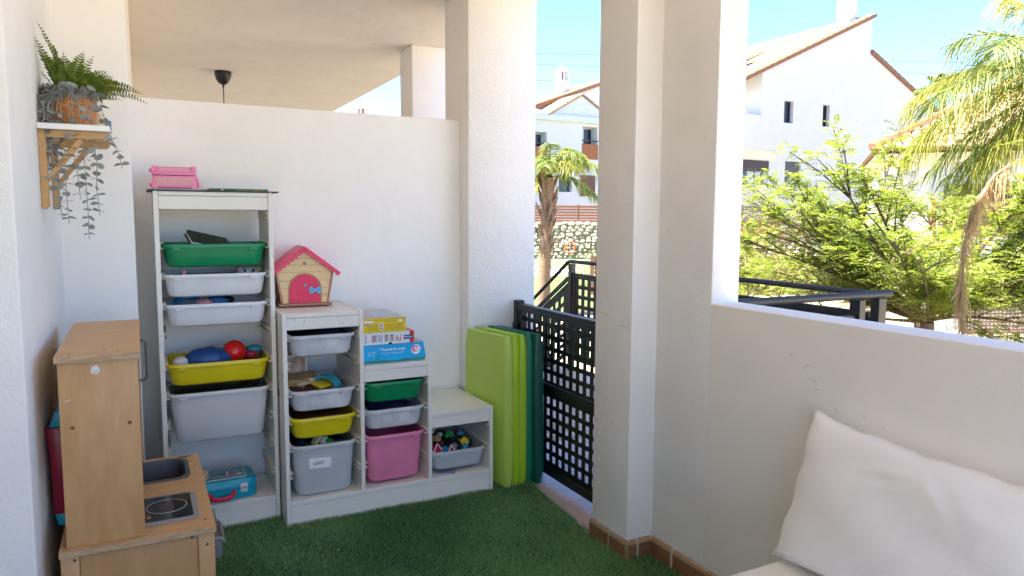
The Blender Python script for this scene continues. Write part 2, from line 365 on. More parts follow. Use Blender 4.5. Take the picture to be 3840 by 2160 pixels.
# turf rug: base sheet and blades
mb = MB(); mb.prism([(-.80, -4.2), (1.25, -4.2), (1.25, -.905), (1.13, -.905), (1.13, -.66), (1.155, -.52), (1.21, .05), (1.21, .44), (-.80, .44)], .001, .006, 'z')
tag(mb.build('turf_backing', 'turf_base', origin=(0, 0, 0)), kind='structure')
def grass():
    rs = np.random.RandomState(3); n = 230000
    x = rs.uniform(-.45, 1.27, n); y = rs.uniform(-1.95, .14, n)
    edge = np.where(y > -.52, 1.20+(y+.52)/.57*.055, 1.20); edge = np.minimum(edge, 1.255)-.045+rs.normal(0, .008, n)
    edge = np.where(y < -.64, 9, edge); ok = (x < edge) & ~((x > .02) & (x < .97) & (y > .02)) & ~((x < -.40) & (y > -.9)) & ~((x > XA-.015) & (y < -.65) & (y > -.89)) & (x < np.where(y < -.89, XC-.015, 9)) & ~((x < -.01) & (y > .135))
    # only what can be seen in front of the camera
    x, y = x[ok], y[ok]; n = len(x)
    h = rs.uniform(.014, .028, n); wd = rs.uniform(.0007, .0013, n); az = rs.uniform(0, 2*np.pi, n)
    h *= .80+.22*np.sin(x*5.1+2*np.sin(y*3.7))*np.cos(y*4.3+1.1)+.12*np.sin(x*17+y*13)
    swirl = np.sin(x*7+1.3)+np.cos(y*6-x*3); la = swirl*1.2+rs.normal(0, .9, n); lean = rs.uniform(.2, 1.0, n)*h*.9
    dx, dy = np.cos(la)*lean, np.sin(la)*lean; ax, ay = np.cos(az)*wd, np.sin(az)*wd; z0 = .004
    V = np.empty((n, 5, 3))
    V[:,0] = np.stack([x-ax, y-ay, np.full(n, z0)], 1); V[:,1] = np.stack([x+ax, y+ay, np.full(n, z0)], 1)
    mx, my, mz = x+dx*.35, y+dy*.35, z0+h*.6
    V[:,2] = np.stack([mx+ax*.8, my+ay*.8, mz], 1); V[:,3] = np.stack([mx-ax*.8, my-ay*.8, mz], 1)
    V[:,4] = np.stack([x+dx, y+dy, z0+h*.95], 1)
    b = np.arange(n)*5
    loops = np.stack([b, b+1, b+2, b+3, b+3, b+2, b+4], 1).ravel()
    me = bpy.data.meshes.new('turf_blades'); me.vertices.add(n*5); me.vertices.foreach_set('co', V.ravel())
    me.loops.add(n*7); me.loops.foreach_set('vertex_index', loops.astype(np.int32))
    me.polygons.add(n*2); me.polygons.foreach_set('loop_start', np.stack([np.arange(n)*7, np.arange(n)*7+4], 1).ravel().astype(np.int32))
    me.polygons.foreach_set('loop_total', np.tile([4, 3], n).astype(np.int32))
    me.materials.append(M['turf']); me.update(calc_edges=True); me.validate()
    o = bpy.data.objects.new('turf_blades', me); COL.objects.link(o)
    tag(o, 'short dark green artificial turf covering the terrace floor', 'artificial turf', kind='stuff')
grass()
cr_ = MB()
for k in range(26):
    x, y = rnd.uniform(-.1, 1.05), rnd.uniform(-1.2, -.05); q = rnd.uniform(.0018, .0038); cr_.ell((x, y, .026), (q, q*.7, q*.6), 6, 4)
tag(cr_.build('crumbs', 'paper'), 'tiny pale crumbs scattered on the artificial turf', 'crumbs', kind='stuff')

# half wall, pillars, left wall, right wall, ceiling
def wall(name, label, cat, mats, boxes, bevel=.006, polys=()):
    mb = MB()
    for b in boxes: mb.box(*b)
    for p in polys: mb.prism(*p)
    return tag(mb.build(name, mats, bevel=bevel, seg=2), label, cat)
wall('half_wall', 'white plastered half wall behind the storage units', 'wall', 'plaster_smooth', [(-.56, 1.0085, YW, YW+.11, 0.0, ZW)])
wall('pillar', 'broad white pillar at the end of the half wall beside the gate', 'pillar', 'plaster_rough', [(1.009, 1.411, .346, .669, -.02, ZCEIL)], bevel=.012)
wall('pillar', 'white pillar of the neighbouring terrace seen above the half wall', 'pillar', 'plaster', [(1.175, 1.50, 1.67, 1.93, -.02, ZCEIL)], bevel=.01)
wall('corner_pier', 'white wall pier behind the play kitchen and plant shelf', 'wall', 'plaster_smooth', [(LWX-.02, PIERX, PIERY, YW+.12, 0, ZCEIL)], bevel=.008)
wall('side_wall', 'bright white left wall carrying the plant shelf', 'wall', 'plaster', [(-1.7, LWX, NEARY, PIERY+.3, 0, ZCEIL)], bevel=.012)
FA = thing('house_facade', (-1.7, -3.5, 0), 'house facade behind the viewer, dark glass doors added to cut bounce light', 'wall')
MB().box(-1.85, -1.70, -4.4, -4.25, 0, ZCEIL).box(-1.85, -1.70, -1.25, NEARY+.2, 0, ZCEIL).box(-1.85, -1.70, -4.25, -1.25, 2.25, ZCEIL).build('wall', 'plaster', FA)
for k in range(2): ya = -4.24+k*1.48; gd = MB().box(-1.80, -1.785, ya+.05, ya+1.43, .05, 2.2).build('added_dark_door', 'window_dark', FA); MB().box(-1.82, -1.76, ya, ya+.05, 0, 2.25).box(-1.82, -1.76, ya+1.43, ya+1.48, 0, 2.25).build('frame', 'shutter_grey', gd)  # unseen dark glazing, added so less light bounces onto the right wall
UP = thing('apartment_block', (-2.3, 3, ZCEIL+.3), 'upper storeys of the white apartment block above the terrace', 'building')
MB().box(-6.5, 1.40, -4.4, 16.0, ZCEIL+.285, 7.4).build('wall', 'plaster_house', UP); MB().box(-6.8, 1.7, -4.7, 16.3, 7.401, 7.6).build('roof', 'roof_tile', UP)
wall('neighbour_facade', 'cream facade strip of the neighbouring terrace beyond the half wall', 'wall', 'plaster_ceiling', [(-.80, -.525, YW+.125, 12.0, 0, ZCEIL)])
# right wall: pillar projection, wall, opening with parapet
rw = thing('right_wall', (1.3, -.9, 0), 'grey shaded right wall with pillar projection and window opening', 'wall')
mb = MB(); mb.box(XA, 1.42, -.90, -.6515, -.02, ZCEIL+.01); mb.build('pier', 'plaster', rw, bevel=.006)
mb = MB(); mb.box(XC, XD, -1.20, -.895, -.02, ZCEIL+.01); mb.build('jamb', 'plaster', rw, bevel=.008)
mb = MB(); mb.box(XC, XD, -4.4, -1.195, -.02, 1.053); mb.build('parapet', 'plaster_smooth', rw, bevel=.008)
# skirting tiles with light joints
def skirt(x0, y0, x1, y1):
    mb = MB(); t = .012
    d = Vector((x1-x0, y1-y0, 0)); L_ = d.length; d.normalize(); n = Vector((d.y, -d.x, 0))
    if n.dot(Vector((-1, -1, 0))) < 0: n = -n
    prof = [(0, 0), (t, 0), (t, .068), (t-.004, .080), (t-.009, .085), (0, .085)]
    for i in range(2):
        base = Vector((x0, y0, 0)) if i == 0 else Vector((x1, y1, 0))
        vs_ = [tuple(base+n*p[0]+Vector((0, 0, p[1]))) for p in prof]
        mb.v.extend(vs_)
    k = len(prof); mb.f += [tuple(range(k)), tuple(range(2*k-1, k-1, -1))]+[(i, (i+1) % k, (i+1) % k+k, i+k) for i in range(k)]
    mb.m += [0, 0]+[1 if i in (2, 3) else 0 for i in range(k)]
    return mb.build('skirting_tile', ['skirting', 'skirting_glaze'], rw)
def joint(x, y, dx, dy, w_=.010):
    mb = MB(); mb.box(x-abs(dx)*w_/2-abs(dy)*.0105, x+abs(dx)*w_/2, y-abs(dy)*w_/2-abs(dx)*.0105, y+abs(dy)*w_/2, 0, .082)
    mb.build('skirting_joint', 'grout_light', rw)
skirt(XA, -.652, XA, -.786); joint(XA, -.791, 0, 1); skirt(XA, -.796, XA, -.900)
mb = MB(); mb.box(XA-.0115, XA, -.9115, -.9, 0, .080); mb.build('skirting_joint', 'skirting_glaze', rw)
skirt(XA, -.90, 1.183, -.90); joint(1.188, -.90, 1, 0); skirt(1.193, -.90, 1.251, -.90)
skirt(XC, -.913, XC, -1.030); joint(XC, -1.038, 0, 1, .016); skirt(XC, -1.046, XC, -1.29); joint(XC, -1.296, 0, 1); skirt(XC, -1.302, XC, -1.55); joint(XC, -1.556, 0, 1); skirt(XC, -1.562, XC, -1.81)
# little marks on the right wall
for (y, z, l, a, nm) in ((-1.62, .905, .028, .5, 0), (-1.645, .865, .03, -.2, 0), (-1.66, .84, .012, .1, 0), (-1.73, .80, .006, 1.2, 0), (-1.735, .79, .012, .2, 0), (-1.56, .93, .008, .6, 0), (-1.82, .80, .006, 0, 0), (-1.88, .78, .008, .3, 0)):
    mb = MB(); pts = [(XC-.0006, y-l*math.cos(a)*(t-.5), z+l*math.sin(a)*(t-.5)+.004*math.sin(t*3)) for t in (0, .33, .66, 1)]
    mb.tube(pts, .0005, 5); mb.build('scuff_mark', 'marker_grey', rw)
for pts in ([(-.672, .975), (-.70, .968), (-.73, .966), (-.76, .957)], [(-.83, .935), (-.86, .930), (-.89, .934)], [(-.665, .52), (-.69, .512), (-.71, .516)]):
    mb = MB(); mb.tube([(XA-.0003, y, z) for y, z in pts], .0006, 5); mb.build('hairline_crack', 'marker_grey', rw)
# ceiling slabs
mb = MB(); mb.box(-1.9, 1.46, -4.4, 12.0, ZCEIL, ZCEIL+.28); 
tag(mb.build('ceiling', 'plaster_ceiling', bevel=.004), kind='structure')
# ------------------------------------------------------------------ storage units
def rail_mesh(depth, side):
    """U shaped plastic runner on a side panel; side=+1 opens towards +x"""
    mb = MB(); s = side
    for (za, zb) in ((-.0135, -.0115), (.0095, .0115)): mb.box(0, s*.014, 0, depth, za, zb)
    mb.box(0, s*.0025, 0, depth, -.0135, .0115)
    return mb
def frame_panel(p, name, b, m='laminate', bevel=.0018):
    mb = MB(); mb.box(*b); return mb.build(name, m, p, bevel=bevel, seg=1)
TX0, TX1, TY, TH, TD = -.467, -.007, .118, 1.451, .30
tall = thing('storage_unit', (TX0+.23, TY+.15, 0), 'tall narrow white storage frame holding six wide trays', 'shelf unit')
frame_panel(tall, 'side_panel', (TX0, TX0+.0185, TY, TY+TD, 0, TH)); frame_panel(tall, 'side_panel', (TX1-.0185, TX1, TY, TY+TD, 0, TH))
frame_panel(tall, 'top_panel', (TX0+.019, TX1-.019, TY+.001, TY+TD, TH-.0185, TH-.001))
frame_panel(tall, 'apron', (TX0+.019, TX1-.019, TY+.003, TY+.021, TH-.074, TH-.0195))
frame_panel(tall, 'apron', (TX0+.019, TX1-.019, TY+TD-.02, TY+TD-.002, TH-.074, TH-.0195))
frame_panel(tall, 'bottom_shelf', (TX0+.019, TX1-.019, TY+.001, TY+TD, .096, .116))
frame_panel(tall, 'plinth', (TX0+.019, TX1-.019, TY+.004, TY+.022, 0, .0955))
TRIM = [1.360-.125*k for k in range(10)]
rl = rail_mesh(TD-.02, 1).build('runner', 'rail_plastic', tall); rr_ = rail_mesh(TD-.02, -1).build('runner', 'rail_plastic', tall)
# rail meshes were shifted by the parent origin: give them plain local data
for o_ in (rl, rr_):
    off = ORG[tall.name]; o_.data.transform(Matrix.Translation(off))
o0 = ORG[tall.name]
for k, z in enumerate(TRIM):
    for (src, x) in ((rl, TX0+.0187), (rr_, TX1-.0187)):
        loc = (x-o0.x, TY+.008-o0.y, z-.005-o0.z)
        if k == 0: src.location = loc
        else: copy_obj(src, tall, loc)
X1, X2, Z1, Z2, Z3, SD = .349, .671, .94, .6835, .430, .44
stair = thing('stepped_storage_unit', (.495, .22, 0), 'low stepped white storage frame with three columns of trays', 'shelf unit')
T = .0185
frame_panel(stair, 'side_panel', (0, T, 0, SD, 0, Z1)); frame_panel(stair, 'side_panel', (X1-T, X1, 0, SD, .1165, Z1))
frame_panel(stair, 'side_panel', (X2-T, X2, 0, SD, .1165, Z2)); frame_panel(stair, 'side_panel', (.99-T, .99, 0, SD, 0, Z3))
for (a, b, z) in ((T, X1-T, Z1), (X1, X2-T, Z2), (X2, .99-T, Z3)):
    frame_panel(stair, 'top_panel', (a+.0006, b-.0006, .001, SD, z-.020, z-.001))
    frame_panel(stair, 'apron', (a+.0006, b-.0006, .003, .021, z-.072, z-.0208))
frame_panel(stair, 'bottom_shelf', (T+.0006, .99-T-.0006, .001, SD, .096, .116))
frame_panel(stair, 'plinth', (T+.0006, .99-T-.0006, .004, .022, 0, .0955))
SRIM = [.840-.1215*k for k in range(7)]
sl_ = rail_mesh(SD-.02, 1).build('runner', 'rail_plastic', stair); sr_ = rail_mesh(SD-.02, -1).build('runner', 'rail_plastic', stair)
o0 = ORG[stair.name]
for o_ in (sl_, sr_): o_.data.transform(Matrix.Translation(o0))
fl = True
for (a, b, ks) in ((T, X1-T, range(0, 6)), (X1, X2-T, range(2, 6)), (X2, .99-T, range(4, 6))):
    for k in ks:
        for (src, x) in ((sl_, a+.0003), (sr_, b-.0003)):
            loc = (x-o0.x, .008-o0.y, SRIM[k]-.005-o0.z)
            if fl: src.location = loc
            else: copy_obj(src, stair, loc)
        fl = False
# pencil scribbles on the low unit's apron
for pts in ([(.048, .918), (.055, .905)], [(.085, .878), (.09, .895), (.097, .922)], [(.235, .918), (.236, .902), (.245, .888), (.262, .884)]):
    mb = MB(); mb.tube([(x, .0028, z) for x, z in pts], .0006, 5); mb.build('pencil_mark', 'marker_grey', stair)

def tray(name, label, cx, yf, zt, wx, wy, h, m, group, taper=.013, tabs=True):
    """moulded plastic tray; rim top at zt, front of rim at yf"""
    cyy = yf+wy/2
    t = thing(name, (cx, cyy, zt-h), label, 'storage tray', group)
    lx, ly, rad = wx-.022, wy-.022, .045
    mb = MB(); L_ = []
    for (dz, ins) in ((-.002, .0), (-.012, .001), (-h*.5, taper*.5), (-h+.02, taper*.85), (-h+.006, taper*.95+.005), (-h, taper+.017)):
        L_.append(rrect(cx, cyy, lx-2*ins, ly-2*ins, rad-ins*.3, zt+dz, 6))
    for (dz, ins) in ((-h+.0025, taper+.018), (-h+.008, taper*.95+.0075), (-h+.02, taper*.85+.0025), (-h*.5, taper*.5+.0025), (-.002, .0025)):
        L_.append(rrect(cx, cyy, lx-2*ins, ly-2*ins, rad-ins*.3, zt+dz, 6))
    mb.loft(L_, cap0=False, cap1=False)
    # bottom caps
    n = len(L_[0]); mb.f.append(tuple(range(5*n, 6*n))); mb.m.append(0); mb.f.append(tuple(range(7*n-1, 6*n-1, -1))); mb.m.append(0)
    mb.build('body', m, t, smooth=35, recalc=True)
    mb = MB()
    a = [rrect(cx, cyy, lx-.004, ly-.004, rad-.002, zt-.002, 6), rrect(cx, cyy, lx+.004, ly+.004, rad, zt, 6), rrect(cx, cyy, wx-.002, wy-.002, rad+.012, zt-.0005, 6), rrect(cx, cyy, wx, wy, rad+.012, zt-.003, 6),
         rrect(cx, cyy, wx, wy, rad+.012, zt-.014, 6), rrect(cx, cyy, wx-.004, wy-.004, rad+.011, zt-.0145, 6), rrect(cx, cyy, wx-.005, wy-.005, rad+.011, zt-.004, 6), rrect(cx, cyy, lx+.0005, ly+.0005, rad, zt-.0045, 6)]
    mb.loft(a+[a[0]], cap0=False, cap1=False); mb.build('rim', m, t, smooth=35)
    if tabs:
        for sx in (-1, 1):
            x = cx+sx*(wx/2-.062); mb = MB()
            mb.prism([(x-.018, zt-.0147), (x+.018, zt-.0147), (x+.016, zt-.026), (x-.016, zt-.026)], yf+.003, yf+.0125, 'y')
            mb.build('tab', m, t, bevel=.0015, seg=1)
    return t
TC = (TX0+TX1)/2
gT = 'trays in the tall storage frame'; gS = 'trays in the stepped storage frame'
tray('storage_tray', 'green wide tray, topmost in the tall frame', TC, TY+.004, TRIM[1], .42, .30, .097, 'tray_green', gT)
tray('storage_tray', 'white wide tray with plush toy, just below the green tray in tall frame', TC, TY+.004, TRIM[2], .42, .30, .097, 'tray_white', gT)
tray('storage_tray', 'white wide tray with blue toys, above the empty gap in tall frame', TC, TY+.004, TRIM[3], .42, .30, .097, 'tray_white', gT)
tray('storage_tray', 'yellow wide tray holding balls in the tall frame', TC, TY+.004, TRIM[5], .42, .30, .097, 'tray_yellow', gT)
tray('storage_tray', 'deep grey wide tray under the yellow one in the tall frame', TC, TY+.004, TRIM[6], .42, .30, .222, 'tray_grey', gT, taper=.024)
C1, C2, C3 = (T+X1-T)/2, (X1+X2-T)/2, (X2+.99-T)/2
tray('storage_tray', 'scuffed grey tray directly under the highest step', C1, .004, SRIM[0], .299, .42, .097, 'tray_clear', gS)
tray('storage_tray', 'grey tray with wooden blocks in the highest column', C1, .004, SRIM[2], .299, .42, .097, 'tray_clear', gS)
tray('storage_tray', 'yellow tray in the highest column of the stepped frame', C1, .004, SRIM[3], .299, .42, .097, 'tray_yellow', gS)
lego = tray('storage_tray', 'deep translucent tray with handwritten paper label', C1, .004, SRIM[4], .299, .42, .235, 'tray_frost', gS, taper=.018)
tray('storage_tray', 'green tray under the middle step', C2, .004, SRIM[2]+.004, .299, .42, .097, 'tray_green', gS)
tray('storage_tray', 'grey tray between green and pink trays in the middle column', C2, .004, SRIM[3], .299, .42, .097, 'tray_clear', gS)
tray('storage_tray', 'deep pink tray at the bottom of the middle column', C2, .004, SRIM[4], .299, .42, .225, 'tray_pink', gS, taper=.018)
tray('storage_tray', 'translucent tray heaped with small toys under the lowest step', C3, .004, SRIM[5], .299, .42, .097, 'tray_frost', gS)
# paper label
lz = .268; ly_ = .021
mb = MB(); mb.prism([(.102, .247), (.196, .243), (.198, .289), (.103, .294)], .0142, .0148, 'y'); mb.build('paper_label', 'white_print', lego)
text_obj('lettering', 'LEGO', .019, 'ink', (.119, .0139, .262), lego, rot=(R(90), R(-3), 0), bold=.0002)
# ------------------------------------------------------------------ tray contents and small toys
def single(name, label, cat, mb, mats, group=None, **kw):
    return tag(mb.build(name, mats, **kw), label, cat, group)
def rough(amp, sc, seed):
    r_ = random.Random(seed); ph = [r_.uniform(0, 6.28) for _ in range(6)]
    return lambda d: 1+amp*(math.sin(d.x*sc+ph[0])+math.sin(d.y*sc*1.1+ph[1])+math.sin(d.z*sc*.9+ph[2]))/3
# book leaning in the green tray
b_ = thing('book', (-.24, .24, 1.16), 'dark open booklet sticking out of the green tray', 'book')
for k, (mm, a) in enumerate((('book_dark', -.32), ('paper', -.335), ('book_dark', -.37))):
    mb = MB(); mb.box(-.085, .085, -.055, .055, 0, .0045); mb.xf(Matrix.Translation((-.262+.004*k, .22, 1.236+.006*k)) @ Matrix.Rotation(R(15)+.03*k, 4, 'Y') @ Matrix.Rotation(R(20), 4, 'X') @ Matrix.Rotation(.25, 4, 'Z'))
    mb.build('cover' if mm == 'book_dark' else 'pages', mm, b_)
z = TRIM[2]
p_ = thing('plush_toy', (-.09, .26, z-.08), 'white plush animal head peeking from the upper white tray', 'plush toy')
mb = MB(); mb.ell((-.095, .27, z-.012), (.052, .04, .030), 18, 12, fn=rough(.06, 5, 3)); mb.build('head', 'toy_white', p_, smooth=60)
for x in (-.112, -.078):
    mb = MB(); mb.ell((x, .234, z+.002), (.006, .004, .007), 10, 6); mb.build('eye', 'toy_black', p_, smooth=60)
mb = MB(); mb.ell((-.132, .262, z+.006), (.014, .012, .018), 10, 8); mb.build('ear', 'toy_pink', p_, smooth=60)
single('soft_toy', 'yellow felt lump at the right of the upper white tray', 'toy', MB().ell((-.055, .29, z+.004), (.022, .03, .016), 14, 9, fn=rough(.15, 7, 4)), 'toy_cream', smooth=60)
single('toy_figure', 'tiny pink figure at the left of the upper white tray', 'toy', MB().ell((-.36, .2, z+.004), (.010, .01, .012), 10, 8, fn=rough(.2, 6, 5)), 'toy_pink', smooth=60)
mb = MB(); mb.box(TC-.16, TC+.16, .20, .38, z-.05, z-.012); single('toy_pile', 'heap of pale soft toys filling the upper white tray', 'toys', mb, 'toy_white', bevel=.01)
z = TRIM[3]
for i, (x, y, r_, mm, lb) in enumerate(((-.345, .24, .048, 'toy_blue', 'dark blue toy ring at the left of the lower white tray'), (-.235, .27, .04, 'toy_blue', 'blue plastic toy right of the pink cloth in the lower white tray'), (-.285, .22, .028, 'toy_pink', 'small pink cloth toy between blue toys in the lower white tray'), (-.20, .30, .04, 'toy_navy', 'navy toy at the back of the lower white tray'))):
    mb = MB()
    if i == 0: mb.tube([(x+r_*math.cos(a)*1.1, y+r_*math.sin(a), z-.002+.014*math.sin(a)) for a in [k*2*math.pi/20 for k in range(21)]], .011, 8)
    else: mb.ell((x, y, z-.008), (r_*1.3, r_, .022), 16, 10, fn=rough(.25, 6, 20+i))
    single('toy', lb, 'toy', mb, mm, 'toys in the lower white tray', smooth=60)
z = TRIM[5]
def pouch(d): return 1+.05*math.sin(math.atan2(d.y, d.x)*9)*(1-abs(d.z))+.03*math.sin(d.x*9)
single('bean_bag', 'blue vinyl bean bag in the yellow tray', 'bean bag', MB().ell((-.275, .25, z-.005), (.098, .075, .052), 40, 18, fn=pouch).rotz((-.275, .25, 0), .15), 'vinyl_blue', smooth=70)
single('ball', 'shiny red ball in the yellow tray', 'ball', MB().ell((-.165, .265, z+.014), (.052, .052, .052), 28, 18), 'ball_red', smooth=70)
single('ball', 'small white ball beside the blue bean bag', 'ball', MB().ell((-.385, .22, z-.012), (.034, .034, .030), 18, 12), 'toy_white', smooth=70)
single('toy', 'tiny crimson toy beside the white ball', 'toy', MB().ell((-.347, .215, z-.01), (.014, .012, .015), 12, 8, fn=rough(.25, 7, 9)), 'toy_crimson', smooth=70)
g_ = thing('toy', (-.075, .3, z-.05), 'grey and red toy right of the red ball', 'toy')
MB().ell((-.085, .30, z-.002), (.046, .04, .034), 16, 10, fn=rough(.12, 6, 2)).build('shell', 'toy_grey', g_, smooth=60); MB().ell((-.092, .262, z-.004), (.026, .014, .020), 14, 9).build('face', 'toy_crimson', g_, smooth=60)
MB().ell((-.075, .29, z+.018), (.034, .03, .018), 14, 9).build('cap', 'toy_teal', g_, smooth=60)
single('ball', 'dark crimson ball at the back right of the yellow tray', 'ball', MB().ell((-.128, .32, z-.01), (.03, .03, .03), 14, 9), 'toy_crimson', smooth=60)
z = TRIM[6]
single('folder', 'dark folder lying in the deep grey tray', 'folder', MB().box(TC-.18, TC-.01, .16, .38, z-.03, z-.012), 'toy_black', bevel=.003)
single('folder', 'grey green folder at the right of the deep grey tray', 'folder', MB().box(TC-.02, TC+.13, .15, .37, z-.028, z-.008).rotz((TC+.06, .26, 0), .12), 'book_dark', bevel=.003)
single('toy', 'dull red toy at the back right of the deep grey tray', 'toy', MB().ell((TC+.135, .30, z-.012), (.045, .06, .022), 14, 9, fn=rough(.15, 5, 30)), 'toy_brown', smooth=60)
# stepped unit contents
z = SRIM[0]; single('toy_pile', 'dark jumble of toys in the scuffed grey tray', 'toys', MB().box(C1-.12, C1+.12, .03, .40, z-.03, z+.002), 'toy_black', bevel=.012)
single('craft_bag', 'dark blue bag at the front of the scuffed grey tray', 'bag', MB().ell((C1+.02, .14, z+.002), (.08, .09, .015), 16, 8, fn=rough(.2, 6, 7)), 'toy_navy', smooth=60)
z = SRIM[2]
pa = MB(); pa.box(-.062, .062, -.0015, .0015, -.05, .05)
pp = thing('photo_print', (.085, .22, z+.005), 'framed photo print standing at the back of the wooden block tray', 'picture')
pa.xf(Matrix.Translation((.09, .26, z+.066)) @ Matrix.Rotation(.1, 4, 'Z')); pa.build('card', 'paper', pp)
pa = MB().box(-.055, .055, -.002, -.0016, -.034, .044); pa.xf(Matrix.Translation((.09, .26, z+.066)) @ Matrix.Rotation(.1, 4, 'Z')); pa.build('picture', 'pic_b', pp)
def block(lb, c, sz, rz, rx, mm, name='toy_block'):
    mb = MB(); mb.cbox((0, 0, 0), sz); mb.xf(Matrix.Translation(c) @ Matrix.Rotation(rz, 4, 'Z') @ Matrix.Rotation(rx, 4, 'X'))
    return single(name, lb, 'toy block', mb, mm, 'wooden toys in the grey tray', bevel=.002, seg=1)
block('large brown wooden box in the grey tray', (.095, .21, z+.012), (.12, .16, .04), -.55, .06, 'toy_wood')
block('dark brown block under the wooden box', (.075, .18, z-.022), (.12, .16, .03), -.5, .0, 'toy_brown')
block('dark brown plank at the front of the wooden block tray', (.13, .1, z-.02), (.18, .07, .03), -.3, .1, 'toy_brown')
block('long pale stick across the wooden block tray', (.145, .14, z+.010), (.15, .016, .012), .45, .0, 'toy_shell')
block('yellow wooden board at the right of the block tray', (.205, .12, z+.003), (.13, .07, .010), .55, .25, 'toy_yellow')
block('red edged block at the far right of the block tray', (.258, .16, z-.002), (.05, .05, .02), .3, .2, 'toy_brown')
mb = MB(); n = 12
arc = [(.055*math.cos(math.pi*k/n), .036*math.sin(math.pi*k/n)) for k in range(n+1)]; inn = [(.045*math.cos(math.pi*k/n), .027*math.sin(math.pi*k/n)) for k in range(n, -1, -1)]
mb.prism(arc+inn, -.025, .025, 'y'); mb.xf(Matrix.Translation((.212, .11, z+.004)) @ Matrix.Rotation(-.7, 4, 'Z') @ Matrix.Rotation(.25, 4, 'Y'))
single('toy_arch', 'blue arched toy piece in the wooden block tray', 'toy block', mb, 'toy_teal', smooth=40)
single('toy_shell', 'small beige shell shaped toy on the wooden stick', 'toy', MB().ell((.15, .15, z+.02), (.018, .014, .010), 12, 8, fn=rough(.2, 8, 12)), 'toy_shell', smooth=60)
z = SRIM[3]; single('toy_pile', 'brown jumble inside the narrow yellow tray', 'toys', MB().box(C1-.115, C1+.115, .05, .39, z-.045, z-.012), 'toy_brown', bevel=.015)
z = SRIM[4]
for i in range(34):
    x, y, zz = C1+rnd.uniform(-.10, .10), rnd.uniform(.052, .10), rnd.uniform(z-.205, z-.125)
    mm = ['toy_white', 'toy_pink', 'toy_cream', 'toy_teal', 'tray_white', 'toy_shell'][i % 6]
    mb = MB(); mb.cbox((0, 0, 0), (rnd.uniform(.02, .05), rnd.uniform(.015, .03), rnd.uniform(.015, .03))); mb.xf(Matrix.Translation((x, y, zz)) @ Matrix.Rotation(rnd.uniform(0, 3), 4, 'Z') @ Matrix.Rotation(rnd.uniform(-1, 1), 4, 'X'))
    single('toy_brick', 'toy brick seen through the deep translucent tray', 'toy brick', mb, mm, 'bricks in the deep translucent tray', bevel=.002, seg=1)
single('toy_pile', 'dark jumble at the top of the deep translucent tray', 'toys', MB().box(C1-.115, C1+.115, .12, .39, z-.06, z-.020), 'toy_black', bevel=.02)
for i, (x, y, zz, mm, lb) in enumerate(((.155, .10, z-.006, 'toy_cream', 'cream and blue toy piece on top of the deep translucent tray'), (.185, .085, z-.010, 'toy_white', 'white toy piece on top of the deep translucent tray'), (.09, .09, z-.022, 'toy_navy', 'navy toy piece at the left of the deep translucent tray'), (.205, .07, z-.012, 'toy_green', 'green toy piece at the right of the deep translucent tray'))):
    mb = MB(); mb.cbox((0, 0, 0), ((.05, .035, .06, .03)[i], .03, .02)); mb.xf(Matrix.Translation((x, y, zz)) @ Matrix.Rotation(.6*i+.6, 4, 'Z') @ Matrix.Rotation(-.6, 4, 'Y'))
    single('toy_piece', lb, 'toy', mb, mm, bevel=.003)
z = SRIM[3]; bagm = MB().ell((C2-.01, .17, z-.002), (.115, .14, .026), 30, 12, fn=rough(.18, 9, 8)); single('plastic_bag', 'crumpled navy plastic bag in the middle grey tray', 'bag', bagm, 'toy_navy', smooth=35)
for i in range(5):
    mb = MB(); mb.box(-.06, .06, -.004, .004, 0, .002); mb.xf(Matrix.Translation((C2+.07, .09+.02*i, z+.004+.004*i)) @ Matrix.Rotation(.5+.1*i, 4, 'Z') @ Matrix.Rotation(-.25, 4, 'Y'))
    single('sheet', 'shiny clear sheet edge poking out of the middle grey tray', 'sheet', mb, 'latch', 'clear sheets in the middle grey tray')
# heaped toys in the low tray
z = SRIM[5]
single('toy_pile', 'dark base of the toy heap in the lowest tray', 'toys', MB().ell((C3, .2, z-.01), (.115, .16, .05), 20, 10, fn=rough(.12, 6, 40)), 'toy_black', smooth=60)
def sign(lb, c, sx, mm):
    t = thing('toy_sign', c, lb, 'toy sign'); cc = Vector(c)
    tri = [(-sx, 0), (sx, 0), (0, sx*1.5)]; mt = Matrix.Translation(cc) @ Matrix.Rotation(.25, 4, 'Z') @ Matrix.Rotation(-.2, 4, 'X')
    mb = MB(); mb.prism(tri, 0, .002, 'y').xf(mt); mb.build('face', mm, t)
    mb = MB()
    for i in range(3):
        a, b = tri[i], tri[(i+1) % 3]; mb.tube([(a[0], -.001, a[1]), (b[0], -.001, b[1])], .0022, 6)
    mb.xf(mt).build('edge', 'white_print', t)
sign('red toy road sign leaning at the left of the toy heap', (.715, .035, z-.008), .030, 'toy_crimson'); sign('small red toy road sign in the middle of the toy heap', (.783, .03, z-.012), .022, 'toy_crimson')
hc = thing('toy_mask', (.74, .22, z+.02), 'white round toy piece at the back of the toy heap', 'toy'); MB().ell((.745, .24, z+.060), (.045, .02, .032), 20, 12).build('dome', 'toy_white', hc, smooth=60); MB().ell((.752, .221, z+.065), (.012, .004, .010), 10, 8).build('badge', 'toy_grey', hc, smooth=60)
leafp = MB(); lp = [(-.03, 0), (-.02, .022), (0, .032), (.022, .024), (.036, 0), (.02, -.02), (-.01, -.022)]; leafp.prism(lp, 0, .003, 'y').xf(Matrix.Translation((.81, .12, z+.034)) @ Matrix.Rotation(.4, 4, 'Y') @ Matrix.Rotation(-.5, 4, 'X'))
single('toy_leaf', 'green ribbed leaf shaped toy in the middle of the heap', 'toy', leafp, 'toy_green', bevel=.001, seg=1)
